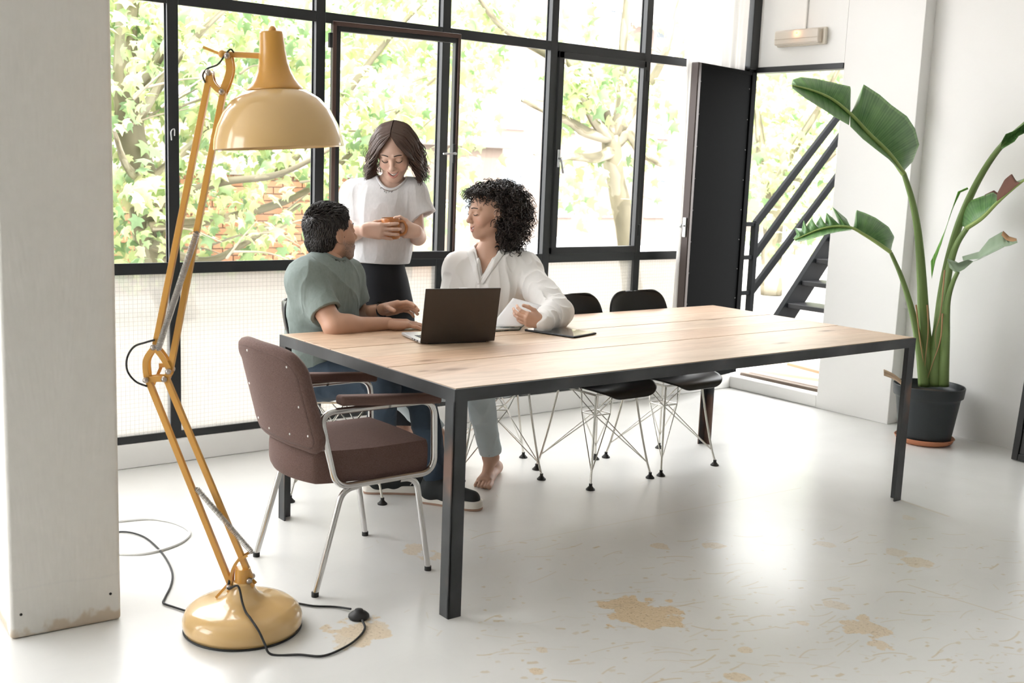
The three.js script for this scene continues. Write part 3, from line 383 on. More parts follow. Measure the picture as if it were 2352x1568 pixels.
// ================================================================ BLACK SHELL CHAIRS ON WIRE BASES
const shellMat = phys(lin(0.009, 0.0095, 0.01), 0.36, { specularIntensity: 0.7 }), wireMat = std(lin(0.62, 0.6, 0.55), 0.22, { metalness: 1 }), rubberMat = std(lin(0.012, 0.012, 0.012), 0.55);
function shellChair(label, x, z, turn, group) {
  const c = thing('shell_chair', label, 'chair', { at: V(x, 0, z), group });
  const prof = curve([[0.252, 0.418], [0.24, 0.441], [0.19, 0.452], [0.06, 0.44], [-0.07, 0.432], [-0.15, 0.452], [-0.196, 0.53], [-0.222, 0.65], [-0.246, 0.77], [-0.258, 0.836]].map(([a, b]) => V(0, b, a)));
  const f = (u, v0) => { const v = 0.5 - 0.5 * Math.cos(Math.PI * v0), p = prof.getPointAt(v), q = prof.getTangentAt(v), n = V(0, q.z, -q.y).multiplyScalar(-1); if (n.y < 0 && v < 0.4) n.negate(); const a = u * 2 - 1;
    const endF = Math.pow(clamp(1 - Math.pow(1 - Math.min(v / 0.26, 1), 2.2)), 0.5), endB = Math.pow(clamp(1 - Math.pow(1 - Math.min((1 - v) / 0.16, 1), 3)), 0.38), w = (0.223 - 0.026 * sstep(0.55, 1, v)) * (0.34 + 0.66 * endF) * (0.42 + 0.58 * endB);
    const up = sstep(0.02, 0.3, v), mid = Math.exp(-Math.pow((v - 0.55) / 0.2, 2)), lift = (0.028 * up + 0.07 * mid) * Math.pow(Math.abs(a), 2.6);
    const nn = V(0, 1, 0).lerp(V(0, 0.15, 1), sstep(0.35, 0.72, v)).normalize(); return V(a * w, p.y, p.z).addScaledVector(nn, lift); };
  part(c, 'shell', sheet(f, 40, 72, 0.007), shellMat);
  const mounts = {}, legs = [[1, 1], [1, -1], [-1, 1], [-1, -1]], ring = (sx, sz) => V(sx * 0.048, 0.3, sz * 0.048);
  for (const [sx, sz] of legs) { const foot = V(sx * 0.19, 0.022, sz * 0.195), knee = V(sx * 0.178, 0.075, sz * 0.183), top = V(sx * 0.125, 0.418, sz * 0.13);
    const l = part(c, 'leg', tube([foot, knee, V(sx * 0.15, 0.24, sz * 0.155), top], 0.0052, 16, 8), wireMat); part(l, 'glide', [new THREE.CylinderGeometry(0.009, 0.02, 0.013, 18).translate(foot.x, 0.0105, foot.z), new THREE.CylinderGeometry(0.021, 0.021, 0.005, 18).translate(foot.x, 0.0025, foot.z), new THREE.CylinderGeometry(0.008, 0.008, 0.014, 12).translate(foot.x, 0.022, foot.z)], rubberMat, 'black rubber glide');
    part(c, 'brace_wire', [rod(knee, ring(sx, -sz * 1.0).setZ(sz * 0.048).setX(-sx * 0.048), 0.0028, 0.0028, 6), rod(knee, ring(sx, -sz), 0.0028, 0.0028, 6), rod(ring(sx, sz), V(sx * 0.13, 0.418, -sz * 0.03), 0.0028, 0.0028, 6), rod(ring(sx, sz), V(-sx * 0.02, 0.422, sz * 0.135), 0.0028, 0.0028, 6)], wireMat); }
  part(c, 'wire_ring', [rod(ring(1, 1), ring(1, -1), 0.0038, 0.0038, 6), rod(ring(1, -1), ring(-1, -1), 0.0038, 0.0038, 6), rod(ring(-1, -1), ring(-1, 1), 0.0038, 0.0038, 6), rod(ring(-1, 1), ring(1, 1), 0.0038, 0.0038, 6)], wireMat);
  part(c, 'seat_mount', [bar(V(-0.13, 0.421, 0.132), V(0.13, 0.421, 0.132), 0.008, 0.008), bar(V(-0.13, 0.421, -0.132), V(0.13, 0.421, -0.132), 0.008, 0.008), bar(V(0.128, 0.421, -0.132), V(0.128, 0.421, 0.132), 0.008, 0.008), bar(V(-0.128, 0.421, -0.132), V(-0.128, 0.421, 0.132), 0.008, 0.008)], wireMat);
  c.rotation.y = turn; return c;
}
shellChair('empty black shell chair on wire legs next to the seated woman', 1.565, -1.052, 0);
shellChair('empty black shell chair on wire legs by the table end near the door', 2.018, -1.052, 0);
const womanChair = V(1.2, 0, -1.36), manChair = V(0.405, 0, -1.42);
shellChair('black shell chair occupied by the woman in the white blouse', womanChair.x, womanChair.z, -0.45);
shellChair('black shell chair occupied by the man in the green shirt', manChair.x, manChair.z, 0.95);

// ================================================================ BROWN ARMCHAIR
{ const c = thing('armchair', 'brown wool armchair with chrome tube frame and padded arms', 'chair', { at: V(-0.035, 0, -0.622) });
  const feltBump = tile(128, 20, 3), feltMap = pixelTexture(128, 128, (x, y) => { const n = feltBump(x, y) * 26 + (hash3(x, y, 3) - 0.5) * 26; return [104 + n, 82 + n, 76 + n]; }, { repeat: [3, 3] }), felt = phys(lin(1, 1, 1), 0.95, { map: feltMap, sheen: 0.4, sheenRoughness: 0.6, sheenColor: new THREE.Color(0.4, 0.33, 0.3), bumpMap: weaveBump, bumpScale: 0.0006 }), chrome = std(lin(0.62, 0.61, 0.6), 0.18, { metalness: 1 });
  const cushion = (w, h, d, r, bow) => { const g = new RoundedBoxGeometry(w, h, d, 5, r), p = g.attributes.position; for (let i = 0; i < p.count; i++) { const x = p.getX(i) / w * 2, y = p.getY(i) / h * 2, z = p.getZ(i) / d * 2; p.setY(i, p.getY(i) + bow * Math.max(0, y) * (1 - x * x) * (1 - z * z)); } g.computeVertexNormals(); return g; };
  // seat: rounded at the back, deep front
  { const g = new THREE.BoxGeometry(2, 2, 2, 28, 8, 28), p = g.attributes.position; for (let i = 0; i < p.count; i++) { let x = p.getX(i), y = p.getY(i), z = p.getZ(i); const k = x < 0 ? 0.62 : 0.07, X = x * Math.sqrt(1 - z * z / 2 * k), Z = z * Math.sqrt(1 - x * x / 2 * k), edge = 1 - (x < 0 ? 0.045 : 0.02) * Math.pow(Math.abs(y), 4), crown = 0.018 * (1 - X * X) * (1 - Z * Z) * Math.max(0, y); p.setXYZ(i, X * 0.236 * edge - 0.012, y * 0.055 + crown + 0.422, Z * 0.208 * edge); } g.deleteAttribute('uv'); g.deleteAttribute('normal'); const m = uvMetres(toCreasedNormals(mergeVertices(g, 1e-5), 0.9), 3); const s = part(c, 'seat', m, felt);
    part(s, 'piping', tube([V(0.214, 0.477, 0.197), V(0.2185, 0.4775, 0.1), V(0.2195, 0.478, 0), V(0.2185, 0.4775, -0.1), V(0.214, 0.477, -0.197)], 0.0022, 24, 6), felt); }
  // backrest: curved slab leaning back
  const bk = (side) => (u, v) => { const a = u * 2 - 1, w = 0.218 * (1 - 0.05 * v) * (1 - 0.0 * a), y = 0.5 + v * 0.315 - 0.03 * Math.pow(Math.abs(a), 4) * (v > 0.8 ? (v - 0.8) / 0.2 : 0), x = -0.205 - 0.085 * v - 0.03 * (1 - a * a) ; return V(x, y, a * w); };
  const rounded = (u, v) => { const a = u * 2 - 1, q = Math.max(0, Math.abs(v * 2 - 1) - 0.74) / 0.26; return bk()(0.5 + (a * (1 - 0.17 * (1 - Math.sqrt(Math.max(0, 1 - q * q))))) / 2, v); };
  const b = part(c, 'backrest', sheet(rounded, 28, 24, 0.044), felt);
  part(b, 'edge_roll', tube([...Array(41).keys()].map((k) => { const t = k / 40 * 4, s = Math.floor(t) % 4, e = t - Math.floor(t); const [u, v] = s === 0 ? [e, 0] : s === 1 ? [1, e] : s === 2 ? [1 - e, 1] : [0, 1 - e]; return rounded(clamp(u, 0.004, 0.996), clamp(v, 0.004, 0.996)); }), 0.0225, 160, 10), felt);
  const tack = std(lin(0.8, 0.8, 0.78), 0.35, { metalness: 0.3 }); for (const [u, v] of [[0.08, 0.5], [0.1, 0.1], [0.36, 0.06], [0.3, 0.93], [0.92, 0.9], [0.93, 0.45], [0.72, 0.1], [0.95, 0.14]]) { const p = rounded(1 - (1 - u), v); part(b, 'tack', new THREE.SphereGeometry(0.0042, 10, 8).scale(0.5, 1, 1).translate(p.x - 0.0235, p.y, p.z), tack, 'small white metal tack'); }
  for (const s of [1, -1]) { const z = s * 0.218;
    part(c, 'arm_frame', sweepPath(bent([V(0.05, 0.622, z), V(-0.216, 0.622, z), V(-0.152, 0.362, z), V(0.24, 0.362, z), V(0.232, 0.622, z), V(0.04, 0.622, z)], [0.06, 0.055, 0.06, 0.06]), 0.0115, 120, 12), chrome);
    part(c, 'armrest', (() => { const g = new RoundedBoxGeometry(0.4, 0.034, 0.05, 4, 0.012), p = g.attributes.position; for (let i = 0; i < p.count; i++) { const x = p.getX(i); p.setY(i, p.getY(i) + 0.012 * sstep(-0.1, -0.2, x) - 0.02 * sstep(0.14, 0.2, x)); } g.computeVertexNormals(); return g.translate(0.052, 0.646, z); })(), felt);
    const fl = part(c, 'leg', sweepPath(bent([V(0.1, 0.353, z * 0.98), V(0.165, 0.352, z), V(0.222, 0.014, s * 0.221)], 0.045), 0.0105, 36, 12), chrome); part(fl, 'foot_cap', new THREE.CylinderGeometry(0.0125, 0.0125, 0.016, 14).translate(0.223, 0.008, s * 0.221), rubberMat);
    const rl = part(c, 'leg', sweepPath(bent([V(-0.06, 0.353, z * 0.98), V(-0.128, 0.352, z), V(-0.228, 0.014, s * 0.226)], 0.045), 0.0105, 36, 12), chrome); part(rl, 'foot_cap', new THREE.CylinderGeometry(0.0125, 0.0125, 0.016, 14).translate(-0.23, 0.008, s * 0.226), rubberMat); }
  for (const x of [0.13, -0.11]) part(c, 'cross_tube', rod(V(x, 0.36, -0.21), V(x, 0.36, 0.21), 0.009), chrome);
}
// ================================================================ GIANT BALANCED-ARM FLOOR LAMP
const LB = V(-0.568, 0, -0.294);
{ const L = thing('floor_lamp', 'giant yellow balanced-arm floor lamp with dome shade', 'lamp', { at: LB }); L.rotation.y = -camera.rotation.y * -1; // local x = picture right
  const Q = (px, py, w = 0) => { const p = onPlane(px, py, LB, w).sub(LB); return V(p.dot(IR), p.y, p.dot(IN)); };
  const cream = phys(lin(0.71, 0.47, 0.2), 0.2, { clearcoat: 0.6, clearcoatRoughness: 0.08 }), amber = phys(lin(0.67, 0.335, 0.058), 0.3, { clearcoat: 0.4, clearcoatRoughness: 0.15 }), bolt = std(lin(0.45, 0.4, 0.36), 0.3, { metalness: 0.9 }), spring = std(lin(0.5, 0.47, 0.44), 0.3, { metalness: 0.9 }), cord = std(lin(0.014, 0.015, 0.016), 0.6);
  const base = part(L, 'base', lathe([[0, 0.004], [0.176, 0.004], [0.181, 0.02], [0.1805, 0.04], [0.172, 0.06], [0.153, 0.075], [0.125, 0.083], [0.095, 0.087], [0.07, 0.094], [0.05, 0.108], [0.038, 0.126], [0.031, 0.144], [0.028, 0.15], [0, 0.15]], 72), cream); part(base, 'base_gasket', lathe([[0, 0], [0.177, 0], [0.18, 0.004], [0.176, 0.009], [0, 0.009]], 72), rubberMat, 'black rubber rim under the base');
  part(L, 'stem', [new THREE.CylinderGeometry(0.024, 0.024, 0.05, 24).translate(0, 0.168, 0)], amber);
  const yB = 0.195; const sq = (a, b, s = 0.0175) => bar(a, b, s, s, 0.0015, V(0, 0, 1));
  const a0 = Q(530, 1342), a1 = Q(340, 870), b0 = Q(576, 1328), b1 = Q(382, 868), c0 = Q(357, 795), c1 = Q(483, 168), d0 = Q(391, 850), d1 = Q(513, 212);
  const plates = (pts, wid = 0.015, gap = 0.013) => [gap, -gap].map((w) => sheetBand(pts.map((p) => p.clone().add(V(0, 0, w))), wid)), bolts = (p, len = 0.045) => [rod(p.clone().add(V(0, 0, -len / 2)), p.clone().add(V(0, 0, len / 2)), 0.0065, 0.0065, 10), new THREE.SphereGeometry(0.009, 12, 8).translate(p.x, p.y, p.z + len / 2), new THREE.SphereGeometry(0.009, 12, 8).translate(p.x, p.y, p.z - len / 2)];
  function sheetBand(pts, wid) { const c = curve(pts), n = 16, g = []; for (let i = 0; i < n; i++) g.push(bar(c.getPoint(i / n), c.getPoint((i + 1) / n).lerp(c.getPoint(i / n), -0.06), wid, 0.004, 0, V(0, 0, 1))); return merge(g); }
  part(L, 'foot_bracket', [...plates([Q(527, 1348), Q(545, 1358), Q(562, 1352), Q(582, 1335)], 0.022), box(0.05, 0.03, 0.03, Q(555, 1352).x, Q(555, 1352).y, 0, 0.003), ...plates([Q(532, 1340), Q(535, 1310), Q(548, 1285), Q(570, 1272)], 0.008)], amber);
  part(L, 'lower_arm', sq(a0, a1), amber); part(L, 'lower_arm', sq(b0, b1), amber); part(L, 'upper_arm', sq(c0, c1), amber); part(L, 'upper_arm', sq(d0, d1), amber);
  part(L, 'elbow_bracket', [...plates([c0, Q(338, 826), a1.clone()], 0.016), ...plates([c0, Q(378, 822), d0, b1], 0.016), ...plates([a1, Q(361, 868), b1], 0.018)], amber);
  part(L, 'head_bracket', [...plates([c1, Q(489, 190), Q(500, 204), d1], 0.016, 0.012), ...plates([d1, Q(524, 185), Q(530, 160), Q(526, 128)], 0.02, 0.012)], amber);
  part(L, 'shade_arm', [rod(Q(512, 124), Q(600, 128), 0.0085, 0.0085, 14), bar(Q(466, 108), Q(508, 125), 0.008, 0.005, 0.001, V(0, 0, 1)), new THREE.SphereGeometry(0.0115, 14, 10).translate(...Q(510, 124).toArray())], amber);
  part(L, 'lever', [bar(Q(496, 1372), Q(522, 1343), 0.008, 0.005, 0.001, V(0, 0, 1)), bar(Q(352, 884, -0.03), Q(372, 838, -0.03), 0.009, 0.006, 0.001, V(0, 0, 1)), bar(Q(366, 838, -0.03), Q(380, 838, -0.03), 0.012, 0.012, 0.001, V(0, 0, 1))], amber);
  for (const p of [c0, c1, d1, a1, b1, d0, a0, b0, Q(526, 130)]) part(L, 'bolt', bolts(p, 0.042), bolt);
  const coil = (a, b, r, turns) => { const d = V().subVectors(b, a), len = d.length(), x = V(0, 0, 1), t = d.clone().normalize(), y = V().crossVectors(t, x).normalize(), z = V().crossVectors(t, y), pts = []; const n = turns * 7; for (let i = 0; i <= n; i++) { const k = i / n, an = k * turns * Math.PI * 2; pts.push(a.clone().addScaledVector(d, k).addScaledVector(y, Math.cos(an) * r).addScaledVector(z, Math.sin(an) * r)); } return new THREE.TubeGeometry(new THREE.CatmullRomCurve3(pts), n, 0.0015, 4, false); };
  for (const w of [0.026, -0.026]) { part(L, 'spring', coil(Q(452, 534, w), Q(363, 802, w), 0.009, 90), spring); part(L, 'spring', coil(Q(452, 1122, w), Q(578, 1268, w), 0.008, 60), spring); for (const [bx, by] of [[452, 534], [363, 802], [452, 1122], [578, 1268]]) part(L, 'bolt', rod(Q(bx, by, w), Q(bx, by, 0), 0.005), bolt); }
  // shade: amber cone over a cream dome, tilted a little
  const sh = new THREE.Group(); const ctr = Q(632, 207), tilt = 0.075;
  const put = (g) => g.rotateZ(tilt).translate(ctr.x, ctr.y, 0.0);
  part(L, 'shade_cone', put(lathe([[0.079, 0.0], [0.08, 0.004], [0.072, 0.012], [0.06, 0.028], [0.05, 0.048], [0.042, 0.075], [0.037, 0.11], [0.0335, 0.158], [0.0325, 0.162], [0, 0.163]], 56)), amber);
  const dome = [[0.076, 0.0], [0.098, -0.008], [0.127, -0.028], [0.153, -0.06], [0.172, -0.1], [0.182, -0.135], [0.186, -0.163]]; part(L, 'shade_dome', put(lathe([...dome, [0.184, -0.1635], ...dome.slice().reverse().map(([r, y]) => [r - 0.0025, y - 0.001])], 72)), cream, 'glossy cream yellow dome shade');
  part(L, 'shade_knob', put(new THREE.SphereGeometry(0.011, 16, 10).translate(0.004, 0.168, 0)), amber); part(L, 'bulb', put(merge([new THREE.SphereGeometry(0.04, 20, 14).translate(0, -0.1, 0), new THREE.CylinderGeometry(0.02, 0.016, 0.07, 16).translate(0, -0.04, 0)])), std(lin(0.85, 0.84, 0.8), 0.3), 'unlit opal bulb');
  part(L, 'cord', tube([Q(355, 780, 0.012), Q(335, 786, 0.014), Q(308, 796, 0.015), Q(292, 822, 0.015), Q(293, 852, 0.015), Q(312, 876, 0.014), Q(338, 887, 0.012)], 0.0032, 48, 8), cord, 'black cord looping past the elbow');
  part(L, 'cord', tube([Q(471, 190, 0.012), Q(466, 172, 0.014), Q(476, 158, 0.015), Q(500, 148, 0.015), Q(520, 122, 0.016), Q(530, 113, 0.014), Q(537, 120, 0.006)], 0.0026, 48, 8), cord);
  const G = (px, py, y = 0.005) => { const p = onY(px, py, y).sub(LB); return V(p.dot(IR), p.y, p.dot(IN)); };
  part(L, 'power_cord', tube([Q(527, 1332, 0.012), Q(524, 1352, 0.03), V(-0.005, 0.152, 0.045), V(0.016, 0.108, 0.07), V(0.035, 0.094, 0.105), V(0.058, 0.085, 0.135), V(0.088, 0.06, 0.163), V(0.108, 0.03, 0.178), V(0.125, 0.006, 0.19), G(690, 1503), G(740, 1506), G(790, 1487), G(825, 1462), G(838, 1440), G(832, 1424, 0.012)], 0.0036, 140, 8), cord, 'black cord running from lamp to foot switch');
  part(L, 'power_cord', tube([G(806, 1398, 0.012), G(770, 1393), G(720, 1391), G(680, 1385), G(640, 1385), G(590, 1387)], 0.0036, 70, 8), cord);
  part(L, 'power_cord', tube([G(470, 1412), G(430, 1403), G(398, 1393), G(375, 1384), G(378, 1374), G(392, 1345), G(396, 1318), G(384, 1287), G(360, 1256), G(325, 1230), G(288, 1221), G(240, 1224)], 0.0034, 110, 8), cord, 'black cord trailing behind the pillar'); 
  const s0 = G(824, 1419, 0); part(L, 'foot_switch', lathe([[0, 0], [0.03, 0], [0.034, 0.006], [0.033, 0.012], [0.024, 0.02], [0.014, 0.023], [0.013, 0.029], [0.0, 0.03]], 32).translate(s0.x, 0, s0.z), rubberMat, 'round black foot switch');
}
single('white_cable', tube([[250, 1200], [290, 1195], [345, 1191], [400, 1200], [436, 1222], [420, 1243], [380, 1260], [330, 1271], [285, 1272], [240, 1270]].map(([x, y]) => onY(x, y, 0.005)), 0.0045, 90, 8), std(lin(0.75, 0.75, 0.73), 0.5), 'loop of white cable on the floor beside the pillar', 'cable');

// ================================================================ THINGS ON THE TABLE
{ const A = onY(967, 793, TH), B = onY(1133, 787, TH), d = V().subVectors(B, A).setY(0), w = d.length(); const l = thing('laptop', 'open dark grey laptop seen from behind its lid', 'laptop', { at: V().addVectors(A, B).multiplyScalar(0.5).setY(TH + 0.0055) }); l.rotation.y = Math.atan2(-d.z, d.x); // local x along the hinge, -z towards the typist
  const shell = std(lin(0.075, 0.068, 0.064), 0.38, { metalness: 0.75 }), deck = std(lin(0.55, 0.55, 0.55), 0.35, { metalness: 0.6 }), W = 0.312, D = 0.214;
  const base = part(l, 'base', span(-W / 2, W / 2, 0.001, 0.0145, -D, -0.004, 0.005), deck); part(base, 'keyboard', [...Array(60).keys()].map((k) => box(0.0165, 0.0016, 0.0155, -0.128 + (k % 14) * 0.0197, 0.0152, -0.03 - Math.floor(k / 14) * 0.0195, 0.0006)), std(lin(0.03, 0.03, 0.03), 0.6)); part(base, 'touchpad', span(-0.05, 0.05, 0.0143, 0.0148, -0.2, -0.13), std(lin(0.45, 0.45, 0.45), 0.3));
  part(base, 'port', [box(0.002, 0.005, 0.012, -W / 2 - 0.0002, 0.0075, -0.03), box(0.002, 0.005, 0.014, -W / 2 - 0.0002, 0.0075, -0.06), box(0.002, 0.004, 0.009, -W / 2 - 0.0002, 0.0075, -0.085)], std(lin(0.02, 0.02, 0.02), 0.5));
  const lid = part(l, 'lid', span(-W / 2, W / 2, 0, 0.219, -0.0025, 0.003, 0.0025), shell); part(lid, 'screen', span(-W / 2 + 0.006, W / 2 - 0.006, 0.022, 0.212, -0.0031, -0.0026), std(lin(0.02, 0.02, 0.022), 0.12)); part(lid, 'lip', span(-0.02, 0.015, 0.2185, 0.2205, -0.002, 0.002, 0.0008), deck); part(lid, 'hinge', rod(V(-0.12, 0.0, -0.002), V(0.12, 0.0, -0.002), 0.005), std(lin(0.03, 0.03, 0.03), 0.4));
  lid.position.set(0, 0.003, 0.0); lid.rotation.x = 0.2; }
{ const A = onY(1204, 762, TH), B = onY(1318, 779, TH), C2 = onY(1356, 768, TH), u = V().subVectors(B, A).setY(0).normalize(), len = A.distanceTo(B), wid = 0.172, v = V(u.z, 0, -u.x); if (v.dot(V().subVectors(C2, B)) < 0) v.negate();
  const t = thing('tablet', 'black tablet with glossy screen lying on the table', 'tablet', { at: A.clone().addScaledVector(u, len / 2).addScaledVector(v, wid / 2).setY(TH + 0.004) }); t.rotation.y = Math.atan2(-u.z, u.x);
  part(t, 'case', span(-len / 2, len / 2, 0, 0.008, -wid / 2, wid / 2, 0.0035), std(lin(0.03, 0.03, 0.032), 0.35, { metalness: 0.6 })); part(t, 'screen', span(-len / 2 + 0.004, len / 2 - 0.004, 0.0079, 0.0086, -wid / 2 + 0.004, wid / 2 - 0.004), phys(lin(0.004, 0.004, 0.005), 0.03, { clearcoat: 1, clearcoatRoughness: 0.01 })); }
{ // notebook: one cover on the table, the other held up
  const spine = onY(1165, 760, TH + 0.006), n = thing('notebook', 'open notebook with white pages and green patterned cover', 'notebook', { at: spine });
  const cover = std(lin(1, 1, 1), 0.6, { map: pixelTexture(64, 64, (x, y) => (fbm(x / 8, y / 8, 4, 3) > 0.16 ? [225, 220, 200] : [22, 66, 56])) }), page = std(lin(0.86, 0.86, 0.87), 0.8), ink = std(lin(0.5, 0.5, 0.52), 0.8);
  const k = (px, py, w) => onPlane(px, py, spine, w).sub(spine); // held leaf: four corners
  const bl = k(1126, 752, -0.02), br = k(1200, 750, -0.03), tl = k(1178, 686, -0.12), tr = k(1243, 703, -0.11), q = (u, v, o = 0) => V().copy(bl).lerp(br, u).lerp(V().copy(tl).lerp(tr, u), v);
  const nrm = V().subVectors(br, bl).cross(V().subVectors(tl, bl)).normalize(); const leaf = (o, t) => sheet((u, v) => q(u, v).addScaledVector(nrm, o + 0.004 * Math.sin(u * 3.14) * Math.sin(v * 3.14)), 12, 12, t);
  part(n, 'page_block', leaf(0.004, 0.006), page); part(n, 'cover', sheet((u, v) => q(u * 1.02 - 0.01, v * 1.02 - 0.01).addScaledVector(nrm, -0.001), 10, 10, 0.0022).toNonIndexed(), cover, 'dark green patterned cover');
  const rr = rng(6), lines = []; for (let i = 0; i < 9; i++) { const v = 0.88 - i * 0.05; let u = 0.5 + rr() * 0.1; while (u < 0.82) { const e = u + 0.02 + rr() * 0.05; lines.push(bar(q(u, v).addScaledVector(nrm, 0.0082), q(e, v + (rr() - 0.5) * 0.01).addScaledVector(nrm, 0.0082), 0.0007, 0.0003)); u = e + 0.02 + rr() * 0.03; } } part(n, 'handwriting', lines, ink);
  const fl = (px, py) => onY(px, py, TH + 0.006).sub(spine), f0 = fl(1090, 763), f1 = fl(1192, 757), f2 = fl(1205, 742), f3 = fl(1105, 748); const fq = (u, v) => V().copy(f0).lerp(f1, u).lerp(V().copy(f3).lerp(f2, u), v);
  part(n, 'page_block', sheet((u, v) => fq(u, v).add(V(0, 0.006, 0)), 8, 8, 0.009), page); part(n, 'cover', sheet((u, v) => fq(u * 1.04 - 0.02, v).add(V(0, -0.0005, 0)), 8, 8, 0.0025), cover, 'dark green patterned cover'); }

// ================================================================ FRAMED MIRROR LEANING ON THE RIGHT WALL
{ const m = thing('floor_mirror', 'tall black framed mirror leaning on the right wall', 'mirror', { at: V(3.735, 0.003, -0.118) }), fr = std(lin(0.014, 0.015, 0.016), 0.35); // local: x = thickness, y up, z along the wall
  const H = 1.75, W = 0.8, prof = (a, b) => { const o = 0.075; return [a, b]; };
  const side = (z0, z1) => span(-0.03, 0, 0, H, z0, z1, 0.004), inner = (z0, z1, y0, y1) => span(-0.02, 0.002, y0, y1, z0, z1, 0.003);
  part(m, 'frame', side(0, 0.035), fr); part(m, 'frame', side(W - 0.035, W), fr); part(m, 'frame', span(-0.03, 0, 0, 0.035, 0.035, W - 0.035, 0.004), fr); part(m, 'frame', span(-0.03, 0, H - 0.035, H, 0.035, W - 0.035, 0.004), fr);
  part(m, 'inner_bevel', [inner(0.035, 0.065, 0.035, H - 0.035), inner(W - 0.065, W - 0.035, 0.035, H - 0.035), inner(0.065, W - 0.065, 0.035, 0.065), inner(0.065, W - 0.065, H - 0.065, H - 0.035)], std(lin(0.03, 0.031, 0.033), 0.3)); part(m, 'mirror_glass', span(-0.008, -0.004, 0.06, H - 0.06, 0.06, W - 0.06), std(lin(0.85, 0.86, 0.86), 0.03, { metalness: 1 }));
  m.rotation.z = -Math.atan2(0.19, 1.75); }

// ================================================================ POTTED BIRD-OF-PARADISE PLANT
const PB = V(3.655, 0, -0.6);
single('plant_saucer', lathe([[0, 0.002], [0.135, 0.002], [0.15, 0.012], [0.158, 0.03], [0.162, 0.032], [0.158, 0.036], [0.146, 0.018], [0.13, 0.01], [0, 0.01]], 48).translate(PB.x, 0, PB.z), std(lin(0.62, 0.25, 0.13), 0.6), 'terracotta coloured saucer under the plant pot', 'saucer');
{ const prof = [[0, 0.012], [0.135, 0.012], [0.139, 0.02], [0.17, 0.245], [0.173, 0.262], [0.186, 0.268], [0.19, 0.3], [0.192, 0.322], [0.189, 0.327], [0.184, 0.324], [0.18, 0.3], [0.172, 0.262], [0, 0.262]], g = lathe(prof, 96), p = g.attributes.position;
  for (let i = 0; i < p.count; i++) { const x = p.getX(i), y = p.getY(i), z = p.getZ(i), r = Math.hypot(x, z), a = Math.atan2(z, x); if (y > 0.02 && y < 0.25 && r > 0.12) { const k = 1 - 0.022 * sstep(0.55, 0.8, Math.abs(Math.sin(a * 6))) * sstep(0.25, 0.2, y); p.setX(i, x * k); p.setZ(i, z * k); } } g.computeVertexNormals(); g.translate(PB.x, 0, PB.z);
  single('plant_pot', g, std(lin(0.018, 0.024, 0.028), 0.42), 'large ribbed dark grey plastic plant pot', 'pot'); }
